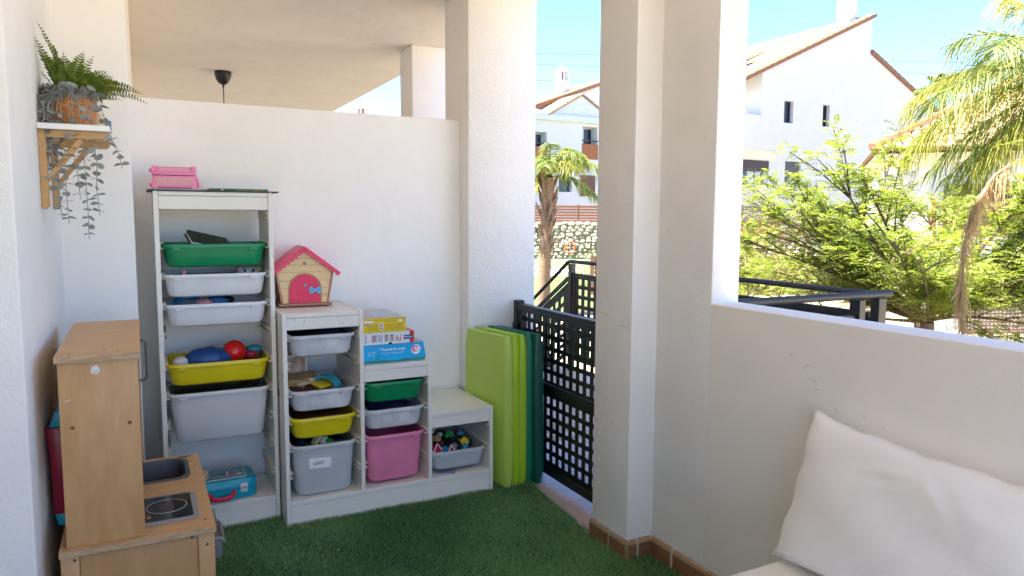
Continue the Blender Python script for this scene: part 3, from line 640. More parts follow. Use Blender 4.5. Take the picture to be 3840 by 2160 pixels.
for i, (x, y, dz, sx, mm, lb) in enumerate(((.75, .14, .028, .022, 'toy_wood', 'olive yellow toy at the left of the heap'), (.87, .08, .012, .024, 'toy_yellow', 'yellow toy creature at the right of the heap'), (.752, .045, .002, .017, 'toy_blue', 'bright blue toy between the two toy signs'), (.70, .06, .006, .024, 'toy_crimson', 'dark red toy at the left end of the heap'), (.805, .06, .004, .02, 'steel', 'silver toy at the front of the heap'), (.885, .16, .03, .016, 'toy_teal', 'teal toy at the back right of the heap'), (.83, .17, .032, .02, 'toy_cream', 'pale yellow toy block behind the green leaf'), (.86, .05, -.002, .018, 'toy_teal', 'teal toy under the yellow creature'), (.775, .17, .034, .016, 'toy_white', 'white spectacle shaped toy in the heap'))):
    mb = MB().ell((x, y, z+dz), (sx, sx, sx*.9), 12, 8, fn=rough(.35, 8, 50+i)); single('toy', lb, 'toy', mb, mm, 'small toys in the lowest tray', smooth=35)
for i in range(26):
    x, y = C3+rnd.uniform(-.10, .105), rnd.uniform(.05, .24); zz = z+.005+.035*(1-abs(x-C3)/.13)*rnd.uniform(.3, 1)
    mm = rnd.choice(['toy_white', 'toy_blue', 'toy_crimson', 'toy_green', 'toy_yellow', 'toy_grey', 'toy_navy']); mb = MB()
    if i % 2: mb.cbox((0, 0, 0), (rnd.uniform(.01, .04), rnd.uniform(.006, .014), rnd.uniform(.006, .014)))
    else: mb.tube([(rnd.uniform(-.02, .02), rnd.uniform(-.02, .02), rnd.uniform(-.012, .016)) for _ in range(3)], .0026, 6)
    mb.xf(Matrix.Translation((x, y, zz)) @ Matrix.Rotation(rnd.uniform(0, 3), 4, 'Z') @ Matrix.Rotation(rnd.uniform(-.7, .7), 4, 'X'))
    single('toy_part', 'tiny loose toy piece in the heap of the lowest tray', 'toy', mb, mm, 'tiny loose toy pieces in the lowest tray')
mb = MB().prism([(.765, .0), (.80, .0)], 0, 0) if False else MB().box(.755, .835, .030, .034, z-.078, z-.034)
single('card', 'cream card seen through the front of the lowest tray', 'card', mb, 'toy_cream')
single('card', 'grey printed card lying on the shelf under the lowest tray', 'card', MB().box(-.042, .042, -.03, .03, 0, .001).xf(Matrix.Translation((.765, .052, .1165)) @ Matrix.Rotation(-.45, 4, 'Z')), 'pic_c')

# ------------------------------------------------------------------ things on top of the units
ZT = TH+.001
single('board', 'thin dark board lying on the tall storage frame', 'board', MB().box(TX0-.020, TX1+.026, TY-.006, TY+.29, ZT-.001, ZT+.0045), 'board_dark', bevel=.001, seg=1)
bk = thing('book', (-.36, .24, ZT+.005), 'mauve picture book under the pink box', 'book'); MB().box(-.465, -.265, .15, .36, ZT+.005, ZT+.0095).build('pages', 'paper', bk); MB().box(-.467, -.263, .148, .362, ZT+.0097, ZT+.0105).build('cover', 'book_mauve', bk)
bk = thing('book', (-.13, .24, ZT+.005), 'green picture book lying on the tall storage frame', 'book'); MB().box(-.25, -.02, .145, .37, ZT+.005, ZT+.012).build('pages', 'book_green', bk, bevel=.001); MB().box(-.252, -.017, .142, .372, ZT+.0122, ZT+.0137).build('cover', 'book_green', bk)
for (x, w_) in ((-.21, .012), (-.15, .05), (-.085, .03), (-.06, .02)): MB().box(x, x+w_, .1445, .1448, ZT+.0062, ZT+.0105).build('spine_print', 'paint_yellow' if w_ > .012 else 'paper', bk)
PB = thing('trinket_box', (-.385, .23, ZT+.0107), 'pink plastic trinket box with patterned panels on the tall frame', 'box')
px0, px1, py0, py1, pz = -.464, -.300, .165, .30, ZT+.0107
RZ = lambda mb: mb.rotz((-.382, .23, 0), -.02)
RZ(MB().box(px0, px1, py0, py1, pz+.002, pz+.052)).build('body', 'pink_plastic', PB, bevel=.003)
RZ(MB().box(px0+.012, px1-.012, py0-.0015, py0+.002, pz+.012, pz+.045)).build('front_panel', 'pink_inset', PB)
RZ(MB().loft([rrect((px0+px1)/2, (py0+py1)/2, px1-px0+.002, py1-py0+.002, .004, pz+.0545, 2), rrect((px0+px1)/2, (py0+py1)/2, px1-px0+.002, py1-py0+.002, .004, pz+.062, 2), rrect((px0+px1)/2, (py0+py1)/2, px1-px0-.006, py1-py0-.02, .004, pz+.088, 2)])).build('lid', 'pink_plastic', PB, smooth=30)
RZ(MB().add([(px0+.022, py0-.0002, pz+.0635), (px1-.022, py0-.0002, pz+.0635), (px1-.026, py0+.0078, pz+.0835), (px0+.026, py0+.0078, pz+.0835), (px0+.022, py0+.004, pz+.0635), (px1-.022, py0+.004, pz+.0635), (px1-.026, py0+.012, pz+.0835), (px0+.026, py0+.012, pz+.0835)], [(0, 1, 2, 3), (4, 5, 6, 7), (0, 1, 5, 4), (3, 2, 6, 7), (0, 3, 7, 4), (1, 2, 6, 5)])).build('lid_panel', 'pink_inset', PB)
for (x, s) in ((px0, 1), (px1, -1)):
    RZ(MB().prism([(x-s*.001, pz), (x+s*.022, pz), (x+s*.018, pz+.012), (x+s*.010, pz+.018), (x-s*.001, pz+.02)], py0-.0035, py0+.004, 'y')).build('corner', 'pink_plastic', PB, bevel=.001, seg=1)
    RZ(MB().prism([(x-s*.001, pz+.09), (x+s*.020, pz+.09), (x+s*.016, pz+.078), (x+s*.008, pz+.066), (x-s*.001, pz+.064)], py0-.0015, py0+.012, 'y')).build('corner', 'pink_plastic', PB, bevel=.001, seg=1)
for zz in (.014, .072): RZ(MB().ell((px0-.004, py0+.012, pz+zz), (.008, .012, .009), 12, 8)).build('knob', 'pink_plastic', PB, smooth=60)
RZ(MB().tube([(px1+.002, py0+.02, pz+.048), (px1+.007, py0+.02, pz+.03), (px1+.010, py0+.02, pz+.004)], [.004, .006, .005], 8)).build('clasp', 'pink_plastic', PB, smooth=60)

# toy dog house
DH = thing('toy_dog_house', (.145, .30, Z1), 'toy dog house with pink roof and arched pink door on the stepped frame', 'toy house')
DA = R(-3); dc = Vector((.143, .226, 0)); zb = Z1+.004
def D(mb): return mb.xf(Matrix.Translation((dc.x, dc.y, zb)) @ Matrix.Rotation(DA, 4, 'Z'))   # local: x right, y back, z up
hw0, hw1, hz, dep, apx = .100, .126, .157, .198, .266
def hw(z): return hw0+(hw1-hw0)*min(1, (z-.012)/(hz-.012))
D(MB().prism([(-.119, 0), (.119, 0), (.119, .012), (-.119, .012)], -.012, dep+.012, 'y')).build('base', 'doll_brown', DH, bevel=.004)
body = [(-hw0, .0125), (hw0, .0125), (hw1, hz), (0, apx-.016), (-hw1, hz)]
D(MB().prism([(p[0]*.97, p[1]) for p in body], .006, dep, 'y')).build('body', 'doll_wood', DH)
zs = [.0125, .048, .082, .116, .154, .186, .216, .245]
for a, b in zip(zs[:-1], zs[1:]):   # planks of the front
    wa, wb = (hw(a), hw(b)) if b <= hz+.001 else (hw1*(apx-a)/(apx-hz)*.97, hw1*(apx-b)/(apx-hz)*.97)
    D(MB().prism([(-wa*.96, a+.0007), (wa*.96, a+.0007), (wb*.96, b-.0007), (-wb*.96, b-.0007)], .0, .0065, 'y')).build('plank', 'doll_wood', DH, bevel=.0008, seg=1)
for s in (-1, 1):
    D(MB().prism([(s*(hw0-.004), .012), (s*(hw0+.005), .012), (s*(hw1+.005), hz+.006), (s*(hw1-.004), hz)], -.004, .006, 'y')).build('corner_post', 'doll_brown', DH, bevel=.001, seg=1)
    D(MB().prism([(s*(hw0-.004), .012), (s*(hw0+.004), .012), (s*(hw1+.004), hz+.006), (s*(hw1-.004), hz)], dep-.004, dep+.003, 'y')).build('corner_post', 'doll_brown', DH, bevel=.001, seg=1)
for s in (-1, 1):   # roof halves with scalloped front edge
    ex, ez = s*.158, hz-.012; n = 9
    top = [(0, apx), (ex, ez)]; d = Vector((ex, ez-apx)); L_ = d.length; d /= L_; nrm = Vector((d.y, -d.x)) if s < 0 else Vector((-d.y, d.x))
    if nrm.y < 0: nrm = -nrm
    P2 = lambda t, o: (0+d.x*t*L_+nrm.x*o, apx+d.y*t*L_+nrm.y*o)
    D(MB().prism([P2(0, .006), P2(1, .006), P2(1, -.001), P2(0, -.001)], -.012, dep+.012, 'y')).build('roof_panel', 'doll_pink', DH, bevel=.0015, seg=1)
    sc = []
    for k in range(n):
        for q in range(5): tt = (k+q/5)/n; sc.append(P2(tt, -.009-.008*math.sin(math.pi*q/5)))
    D(MB().prism([P2(0, .0045), P2(1, .0045), P2(1, -.009)]+sc[::-1], -.0155, -.0123, 'y')).build('scalloped_trim', 'doll_pink', DH)
def arch(wd, zl, zt_, n=14):
    r_ = wd; pts = [(-r_, zl), (r_, zl)]; zc = zt_-r_
    return pts+[(r_*math.cos(math.pi*k/n), zc+r_*math.sin(math.pi*k/n)) for k in range(n+1)]
D(MB().prism(arch(.074, .0125, .150), -.003, .003, 'y')).build('door_frame', 'doll_brown', DH, smooth=30)
D(MB().prism(arch(.067, .015, .143), -.0065, -.001, 'y')).build('door', 'doll_door', DH, smooth=30)
bone = MB(); bone.box(-.014, .014, -.004, 0, -.0065, .0065)
for sx in (-1, 1):
    for sz in (-1, 1): bone.lathe([(.0095, -.004), (.0095, 0)], (0, 0, 0), 14); vs = bone.v[-28:]; bone.v[-28:] = [(v[0]+sx*.017, v[2], v[1]+sz*.0062) for v in vs]
D(bone.xf(Matrix.Translation((.043, -.009, .072)))).build('bone_handle', 'doll_blue', DH, smooth=40)
gem = MB()
for k in range(6):
    a = k*math.pi/3; gem.ell((.005*math.cos(a), -.002, .005*math.sin(a)), (.003, .002, .003), 8, 6)
gem.ell((0, -.002, 0), (.003, .0025, .003), 8, 6); D(gem.xf(Matrix.Translation((0, -.008, .096)))).build('flower_gem', 'gem', DH, smooth=60)
D(MB().ell((0, -.003, .196), (.0075, .005, .0075), 14, 10)).build('knob', 'steel', DH, smooth=60)
for zz in (.03, .066): D(MB().box(-.075, -.064, -.008, -.003, zz-.003, zz+.003)).build('hinge', 'doll_door', DH, bevel=.001, seg=1)
# three game boxes on the middle step
def boxthing(lb, b, m, name='game_box'): 
    t = thing(name, ((b[0]+b[1])/2, (b[2]+b[3])/2, b[4]), lb, 'game box', 'game boxes stacked on the middle step'); return t
zb0 = Z2
BB = boxthing('blue craft game box at the bottom of the stack', (.353, .655, .075, .40, zb0, zb0+.083), 'box_blue')
MB().prism([(.353, zb0+.001), (.655, zb0+.001), (.659, zb0+.012), (.353, zb0+.012)], .052, .40, 'y').build('underside', 'box_green', BB)
MB().prism([(.353, zb0+.0125), (.661, zb0+.0125), (.648, zb0+.086), (.353, zb0+.086)], .050, .398, 'y').build('lid', 'box_blue', BB, bevel=.0015, seg=1)
MB().box(.354, .645, .055, .395, zb0+.0862, zb0+.0866).build('lid_print', 'pic_b', BB)
text_obj('lettering', 'Pasarela de moda', .0158, 'white_print', (.446, .0494, zb0+.056), BB, bold=.0003); text_obj('lettering', 'Fashion designers', .0140, 'ink_lightblue', (.447, .0494, zb0+.0395), BB)
def disc(c, r_, y, mm, parent, name, n=24, sz=1.0):
    MB().prism([(c[0]+r_*math.cos(2*math.pi*k/n), c[1]+r_*sz*math.sin(2*math.pi*k/n)) for k in range(n)], y-.0003, y, 'y').build(name, mm, parent)
disc((.612, zb0+.052), .0235, .0497, 'white_print', BB, 'emblem'); disc((.606, zb0+.056), .0165, .0493, 'pink_plastic', BB, 'emblem')
mb = MB().cbox((0, 0, 0), (.030, .0004, .012)); mb.xf(Matrix.Translation((.617, .0488, zb0+.052)) @ Matrix.Rotation(R(28), 4, 'Y')); mb.build('emblem', 'white_print', BB); mb = MB().cbox((0, 0, 0), (.009, .0004, .008)); mb.xf(Matrix.Translation((.628, .0486, zb0+.045)) @ Matrix.Rotation(R(28), 4, 'Y')); mb.build('emblem', 'ink_lightblue', BB)
for k in range(22):
    a = rnd.uniform(0, 6.28); q = rnd.uniform(.1, 1)**.5; disc((.400+.019*q*math.cos(a), zb0+.046+.016*q*math.sin(a)), .0016, .0496, 'white_print', BB, 'dot', 8)
for (x, zz) in ((.439, .066), (.547, .045)):
    MB().prism([(x-.005, zb0+zz), (x-.001, zb0+zz+.001), (x, zb0+zz+.006), (x+.001, zb0+zz+.001), (x+.005, zb0+zz), (x+.001, zb0+zz-.001), (x, zb0+zz-.006), (x-.001, zb0+zz-.001)], .0493, .0496, 'y').build('star', 'white_print', BB)
MB().prism([(.415, zb0+.020), (.425, zb0+.036), (.440, zb0+.038), (.437, zb0+.028), (.425, zb0+.016)], .0493, .0496, 'y').build('sketch_print', 'case_teal', BB)
MB().box(.480, .540, .0475, .0498, zb0+.009, zb0+.0145).build('tab', 'box_blue', BB)
zw = zb0+.0868
WB = boxthing('white educational game box with red end in the middle of the stack', (.353, .600, .06, .36, zw, zw+.05), 'box_white')
MB().box(.353, .5785, .042, .35, zw, zw+.055).build('carton', 'box_white', WB, bevel=.001, seg=1); MB().box(.5787, .600, .042, .35, zw, zw+.055).build('end_panel', 'box_red', WB, bevel=.001, seg=1)
MB().box(.356, .576, .045, .347, zw+.0552, zw+.0556).build('lid_print', 'pic_b', WB)
for (x, mm, w_) in ((.398, 'pic_a', .023), (.427, 'pic_c', .022), (.458, 'marker_grey', .018), (.483, 'pic_b', .018)): MB().box(x, x+w_, .0413, .0417, zw+.013, zw+.045).build('picture', mm, WB)
text_obj('lettering', 'FROZEN', .0105, 'ink', (.374, .0414, zw+.009), WB, rot=(R(90), R(-90), 0)); text_obj('lettering', 'EDU', .0135, 'ink', (.520, .0414, zw+.014), WB, rot=(R(90), R(-90), 0), bold=.0002); text_obj('lettering', 'KIT', .0135, 'box_red', (.533, .0414, zw+.010), WB, rot=(R(90), R(-90), 0), bold=.0002)
MB().box(.5335, .536, .0413, .0417, zw+.012, zw+.043).build('rule', 'box_red', WB)
MB().box(.5475, .594, .0410, .0414, zw+.018, zw+.037).build('badge', 'ink_blue', WB); text_obj('lettering', 'Clementoni', .0092, 'white_print', (.5905, .0407, zw+.0305), WB, rot=(R(90), R(180), 0), bold=.0002)
MB().prism([(.485+.009*math.cos(math.pi*k/8), zw+.009*math.sin(math.pi*k/8)) for k in range(9)], .0410, .0417, 'y').build('thumb_notch', 'ink', WB)
zy = zw+.0558
YB = boxthing('yellow puzzle box on top of the stack', (.353, .560, .05, .36, zy, zy+.066), 'box_yellow')
MB().box(.353, .560, .042, .36, zy, zy+.058).build('carton', 'box_yellow', YB, bevel=.001, seg=1); MB().box(.352, .562, .040, .362, zy+.0585, zy+.066).build('lid', 'box_yellow', YB, bevel=.001, seg=1)
MB().box(.356, .556, .050, .355, zy+.0662, zy+.0666).build('lid_picture', 'pic_d', YB); MB().box(.43, .52, .12, .24, zy+.0667, zy+.067).build('lid_picture', 'pic_c', YB); MB().box(.37, .43, .07, .2, zy+.0668, zy+.0671).build('lid_picture', 'pic_a', YB)
MB().box(.436, .453, .0413, .0417, zy+.012, zy+.043).build('barcode', 'white_print', YB); MB().box(.366, .409, .0413, .0417, zy+.046, zy+.055).build('sticker', 'white_print', YB); MB().box(.525, .545, .0413, .0417, zy+.047, zy+.057).build('sticker', 'white_print', YB)
for k in range(3): MB().box(.438, .451, .0410, .0412, zy+.015+.009*k, zy+.020+.009*k).build('bar', 'toy_grey', YB)
for r_ in range(7):
    zz = zy+.010+.0042*r_; MB().box(.378+.002*(r_ % 2), .430, .0414, .0417, zz, zz+.0013).build('text_line', 'ink_brown', YB); MB().box(.460, .548-.003*(r_ % 3), .0414, .0417, zz, zz+.0013).build('text_line', 'ink_brown', YB)
for k in range(6): disc((.466+.0085*k, zy+.050), .0022, .0415, 'ink_brown', YB, 'symbol', 8)
for k in range(2): disc((.371+.012*k, zy+.040), .0055, .0415, 'ink', YB, 'symbol', 10); disc((.371+.012*k, zy+.040), .0035, .0411, 'white_print', YB, 'symbol', 10)
# teal suitcase on the bottom shelf
SC = thing('toy_suitcase', (-.215, .235, .1165), 'turquoise toy suitcase with red handle on the bottom shelf of the tall frame', 'toy suitcase')
cx, cyc, wx, wy = -.225, .235, .25, .19
def RS(mb): return mb.rotz((cx, cyc, 0), .03)
RS(MB().loft([rrect(cx, cyc, wx-.02, wy-.02, .03, .1168, 6), rrect(cx, cyc, wx-.006, wy-.006, .034, .121, 6), rrect(cx, cyc, wx, wy, .036, .14, 6), rrect(cx, cyc, wx, wy, .036, .157, 6), rrect(cx, cyc, wx-.004, wy-.004, .036, .158, 6)])).build('lower_shell', 'case_teal', SC, smooth=30)
RS(MB().loft([rrect(cx, cyc, wx-.004, wy-.004, .036, .1585, 6), rrect(cx, cyc, wx, wy, .036, .160, 6), rrect(cx, cyc, wx, wy, .036, .166, 6), rrect(cx, cyc, wx-.004, wy-.004, .036, .1665, 6), rrect(cx, cyc, wx-.004, wy-.004, .036, .169, 6), rrect(cx, cyc, wx, wy, .036, .1695, 6), rrect(cx, cyc, wx-.002, wy-.002, .036, .192, 6), rrect(cx, cyc, wx-.016, wy-.016, .032, .203, 6), rrect(cx, cyc, wx-.05, wy-.045, .022, .2055, 6)])).build('upper_shell', 'case_teal', SC, smooth=30)
RS(MB().loft([rrect(cx-.008, cyc, wx-.062, wy-.052, .012, .2057, 5), rrect(cx-.008, cyc, wx-.064, wy-.054, .012, .2072, 5)])).build('window_frame', 'latch', SC)
RS(MB().loft([rrect(cx-.008, cyc, wx-.07, wy-.06, .010, .2074, 5), rrect(cx-.008, cyc, wx-.071, wy-.061, .010, .2079, 5)])).build('window_print', 'pic_sea', SC)
for (poly, mm, h_) in (([(-.29, .19), (-.17, .185), (-.16, .20), (-.20, .215), (-.28, .225)], 'pic_sand', .2081), ([(-.255, .232), (-.222, .206), (-.216, .25)], 'ink_blue', .2083), ([(-.212, .235), (-.19, .226), (-.188, .252), (-.20, .258)], 'box_red', .2083), ([(-.180, .204), (-.155, .200), (-.148, .212), (-.165, .220), (-.182, .216)], 'white_print', .2083), ([(-.222, .205), (-.216, .205), (-.208, .26), (-.213, .262)], 'white_print', .2085), ([(-.185, .245), (-.15, .255), (-.15, .26), (-.187, .252)], 'pic_b', .2083)):
    RS(MB().prism(poly, h_, h_+.0002, 'z')).build('window_print', mm, SC)
y0 = cyc-wy/2
RS(MB().tube([(-.300, y0-.002, .158), (-.297, y0-.016, .152), (-.288, y0-.026, .142), (-.262, y0-.030, .137), (-.225, y0-.029, .139), (-.203, y0-.020, .148), (-.197, y0-.002, .160)], [.007, .009, .010, .010, .010, .009, .006], 12)).build('handle', 'handle_red', SC, smooth=60)
RS(MB().box(-.173, -.143, y0-.005, y0+.002, .146, .186)).build('latch', 'latch', SC, bevel=.004); RS(MB().box(-.168, -.148, y0-.0065, y0-.0045, .163, .170)).build('latch_button', 'marker_grey', SC)
single('shell_toy', 'cream and brown knobbly lump on the turquoise suitcase', 'toy', MB().ell((-.318, .195, .226), (.026, .026, .023), 22, 14, fn=rough(.22, 11, 77)), 'shell', smooth=50)

# ------------------------------------------------------------------ play kitchen
KX, KY, ZC = -.745, -.941, .456
KD, KW = .389, .725
K = thing('play_kitchen', (KX+KD/2, KY+KW/2, 0), 'birch plywood play kitchen with sink, hob and tall cabinet', 'play kitchen')
def kb(name, b, m, bevel=.002): mb = MB(); mb.box(*b); return mb.build(name, m, K, bevel=bevel, seg=2)
# counter with openings for the sink and hob
sx0, sx1, sy0, sy1 = -.715, -.405, -.480, -.262      # sink hole
hx0, hx1, hy0, hy1 = -.700, -.392, -.860, -.632      # hob plate
ct = MB()
for (a, b, c, d) in ((KX, sx0, KY, KY+KW), (sx1, KX+KD, KY, KY+KW), (sx0, sx1, KY, sy0), (sx0, sx1, sy1, KY+KW)): ct.box(a, b, c, d, ZC-.0175, ZC)
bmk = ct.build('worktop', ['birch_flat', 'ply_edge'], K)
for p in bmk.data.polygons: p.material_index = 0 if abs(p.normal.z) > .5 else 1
sk = MB()
L_ = [rrect((sx0+sx1)/2, (sy0+sy1)/2, sx1-sx0+.022, sy1-sy0+.022, .05, ZC+.001, 7), rrect((sx0+sx1)/2, (sy0+sy1)/2, sx1-sx0+.018, sy1-sy0+.018, .05, ZC+.0045, 7), rrect((sx0+sx1)/2, (sy0+sy1)/2, sx1-sx0-.006, sy1-sy0-.006, .045, ZC+.0045, 7), rrect((sx0+sx1)/2, (sy0+sy1)/2, sx1-sx0-.018, sy1-sy0-.018, .04, ZC-.008, 7), rrect((sx0+sx1)/2, (sy0+sy1)/2, sx1-sx0-.03, sy1-sy0-.03, .04, ZC-.085, 7), rrect((sx0+sx1)/2, (sy0+sy1)/2, sx1-sx0-.06, sy1-sy0-.06, .03, ZC-.097, 7)]
sk.loft(L_, cap0=False); sk.build('sink', 'sink_plastic', K, smooth=35)
hob = MB().loft([rrect((hx0+hx1)/2, (hy0+hy1)/2, hx1-hx0, hy1-hy0, .022, ZC+.0006, 5), rrect((hx0+hx1)/2, (hy0+hy1)/2, hx1-hx0, hy1-hy0, .022, ZC+.004, 5), rrect((hx0+hx1)/2, (hy0+hy1)/2, hx1-hx0-.006, hy1-hy0-.006, .02, ZC+.006, 5), rrect((hx0+hx1)/2, (hy0+hy1)/2, hx1-hx0-.016, hy1-hy0-.016, .014, ZC+.006, 5)]).build('hob', 'hob_rim', K, smooth=30)
MB().loft([rrect((hx0+hx1)/2-.002, (hy0+hy1)/2+.001, hx1-hx0-.030, hy1-hy0-.030, .010, ZC+.0062, 4), rrect((hx0+hx1)/2-.002, (hy0+hy1)/2+.001, hx1-hx0-.030, hy1-hy0-.030, .010, ZC+.0070, 4)]).build('hob_glass', 'hob_glass', hob)
for cxh in (-.479, -.62):
    MB().tube([(cxh+.056*math.cos(a), -.738+.056*math.sin(a), ZC+.0071) for a in [2*math.pi*k/48 for k in range(49)]], .0008, 4, caps=False).build('ring_mark', 'line_white', hob)
    MB().lathe([(.026, 0), (.026, .0003)], (cxh, -.738, ZC+.0071), 24).build('burner_print', 'hob_red', hob)
MB().lathe([(.006, 0), (.006, .0006), (.004, .001)], (-.529, -.811, ZC+.0071), 12).build('button', 'red_dot', hob)
# base
for (x0, x1) in ((KX+.002, KX+.046), (KX+KD-.048, KX+KD-.004)):
    for (ya, yb) in ((KY+.010, KY+.030), (KY+KW-.03, KY+KW-.01)): kb('leg', (x0, x1, ya, yb, 0, ZC-.0178), 'birch')
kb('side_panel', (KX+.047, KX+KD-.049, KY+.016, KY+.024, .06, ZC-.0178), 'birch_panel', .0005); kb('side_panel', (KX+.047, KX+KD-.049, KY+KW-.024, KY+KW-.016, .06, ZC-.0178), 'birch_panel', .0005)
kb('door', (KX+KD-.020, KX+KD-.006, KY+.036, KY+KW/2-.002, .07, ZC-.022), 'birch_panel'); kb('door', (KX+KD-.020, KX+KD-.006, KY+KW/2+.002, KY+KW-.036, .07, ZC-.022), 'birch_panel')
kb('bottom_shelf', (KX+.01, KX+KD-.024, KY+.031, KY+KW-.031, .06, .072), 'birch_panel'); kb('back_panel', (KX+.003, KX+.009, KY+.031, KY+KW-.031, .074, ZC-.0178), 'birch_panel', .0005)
MB().tube([(KX+KD-.006, -.86, .385), (KX+KD+.020, -.86, .382), (KX+KD+.028, -.86, .370), (KX+KD+.028, -.72, .370), (KX+KD+.02, -.72, .382), (KX+KD-.006, -.72, .385)], .006, 8).build('door_handle', 'grey_plastic', K, smooth=60)
MB().box(KX+KD-.004, KX+KD+.026, -.82, -.55, .300, .362).build('towel_holder', 'grey_plastic', K, bevel=.008)
# upper cabinet
HX0, HX1, HY0, HY1, ZTOP = KX+.018, KX+.207, KY+.020, KY+KW-.018, .98
kb('cabinet_side', (HX0, HX1, HY0, HY0+.0155, ZC+.0006, ZTOP-.0182), 'birch', .0015); kb('cabinet_side', (HX0, HX1, HY1-.0155, HY1, ZC+.0006, ZTOP-.0182), 'birch', .0015)
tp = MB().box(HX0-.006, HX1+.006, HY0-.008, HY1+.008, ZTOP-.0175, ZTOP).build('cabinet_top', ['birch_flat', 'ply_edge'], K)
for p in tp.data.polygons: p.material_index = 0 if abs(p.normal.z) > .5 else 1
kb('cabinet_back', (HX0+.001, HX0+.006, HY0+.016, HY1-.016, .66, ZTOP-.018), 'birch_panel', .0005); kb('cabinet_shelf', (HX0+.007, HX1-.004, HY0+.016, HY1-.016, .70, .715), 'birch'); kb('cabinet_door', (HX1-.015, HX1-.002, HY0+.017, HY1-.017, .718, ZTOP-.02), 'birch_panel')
kb('cabinet_rail', (HX0+.001, HX0+.016, HY0+.016, HY1-.016, ZC+.001, ZC+.06), 'birch')
hyh = -.56
MB().tube([(HX1-.002, hyh, .955), (HX1+.014, hyh, .955), (HX1+.021, hyh, .948), (HX1+.022, hyh, .935), (HX1+.022, hyh, .845), (HX1+.021, hyh, .832), (HX1+.014, hyh, .826), (HX1-.002, hyh, .826)], .0042, 10).build('cabinet_handle', 'grey_metal', K, smooth=60)
for (x, zz) in ((-.699, .786), (-.564, .785)): MB().xf(Matrix()).lathe([(.005, 0), (.005, .0012), (.002, .0014)], (0, 0, 0), 12).xf(Matrix.Translation((x, HY0-.0001, zz)) @ Matrix.Rotation(R(90), 4, 'X')).build('screw', 'screw', K)
for (x, zz) in ((-.380, .402), (-.42, .431), (-.71, .425)): MB().lathe([(.004, 0), (.004, .001), (.002, .0012)], (0, 0, 0), 12).xf(Matrix.Translation((x, KY+.0099, zz)) @ Matrix.Rotation(R(90), 4, 'X')).build('screw', 'screw', K)
for (x, y, zz) in ((-.38, -.877, ZC), (-.70, -.90, ZTOP), (-.585, -.89, ZTOP), (-.62, -.85, ZTOP), (-.53, -.53, ZC)): MB().lathe([(.0035, 0), (.0035, .0006)], (x, y, zz+.0003), 10).build('screw', 'screw', K)
MB().prism([(-.652, .930), (-.636, .925), (-.628, .937), (-.634, .951), (-.648, .947)], HY0-.0006, HY0-.0002, 'y').build('tape_scrap', 'tape_white', K)
MB().prism([(-.715, .858), (-.700, .862), (-.700, .864), (-.715, .860)], HY0-.0004, HY0-.0001, 'y').build('scratch', 'tape_white', K)
for (poly, mm) in (([(-.43, -.243), (-.405, -.250), (-.385, -.240), (-.375, -.232), (-.40, -.228), (-.425, -.232)], 'paint_green'), ([(-.48, -.250), (-.455, -.246), (-.448, -.238), (-.47, -.236), (-.485, -.242)], 'paint_yellow'), ([(-.396, -.30), (-.381, -.303), (-.379, -.300), (-.393, -.297)], 'toy_brown'), ([(-.379, -.345), (-.372, -.352), (-.370, -.348), (-.377, -.341)], 'toy_brown'), ([(-.52, -.246), (-.50, -.238), (-.49, -.240), (-.51, -.25)], 'paint_yellow')):
    MB().prism(poly, ZC+.0003, ZC+.0007, 'z').build('paint_stain', mm, K)
# red toy wedged between the kitchen and the wall
RT = thing('toy_rack', (-.757, -.62, .46), 'red and teal toy rack hanging behind the play kitchen', 'toy')
MB().prism([(-.781, .745), (-.732, .745), (-.732, .49), (-.770, .49), (-.773, .66)], -.74, -.5, 'y').build('body', 'toy_red', RT, bevel=.003)
MB().prism([(-.769, .4895), (-.733, .4895), (-.735, .455), (-.762, .455)], -.735, -.51, 'y').build('foot', 'case_teal', RT, bevel=.002); MB().prism([(-.772, .7455), (-.735, .7455), (-.735, .79), (-.758, .79)], -.735, -.6, 'y').build('lid', 'case_teal', RT, bevel=.003)
# ------------------------------------------------------------------ wall shelf with plants
ZS = 1.612   # underside of board
SHY0, SHY1, SHX1 = -.50, -.08, -.590
WS = thing('wall_shelf', (LWX+.1, -.29, 1.37), 'white board shelf on two pine brackets on the left wall', 'shelf')
MB().box(LWX+.001, SHX1, SHY0, SHY1, ZS, ZS+.018).build('board', 'shelf_paint', WS, bevel=.0015, seg=1)
for yb in (-.475, -.125):
    y0, y1 = yb, yb+.024
    br = MB().prism([(LWX+.0008, ZS-.0005), (LWX+.0008, 1.370), (LWX+.013, 1.370), (LWX+.0215, 1.380), (LWX+.0215, ZS-.0005)], y0, y1, 'y').build('bracket', 'pine', WS, bevel=.0012, seg=1)
    MB().prism([(LWX+.022, ZS-.0005), (LWX+.022, ZS-.0235), (SHX1-.022, ZS-.0235), (SHX1-.012, ZS-.013), (SHX1-.012, ZS-.0005)], y0, y1, 'y').build('arm', 'pine', br, bevel=.0012, seg=1)
    MB().prism([(LWX+.022, 1.475), (LWX+.022, 1.452), (LWX+.128, ZS-.024), (LWX+.104, ZS-.024)], y0+.004, y1-.004, 'y').build('brace', 'pine', br, bevel=.0012, seg=1)
zs0 = ZS+.018
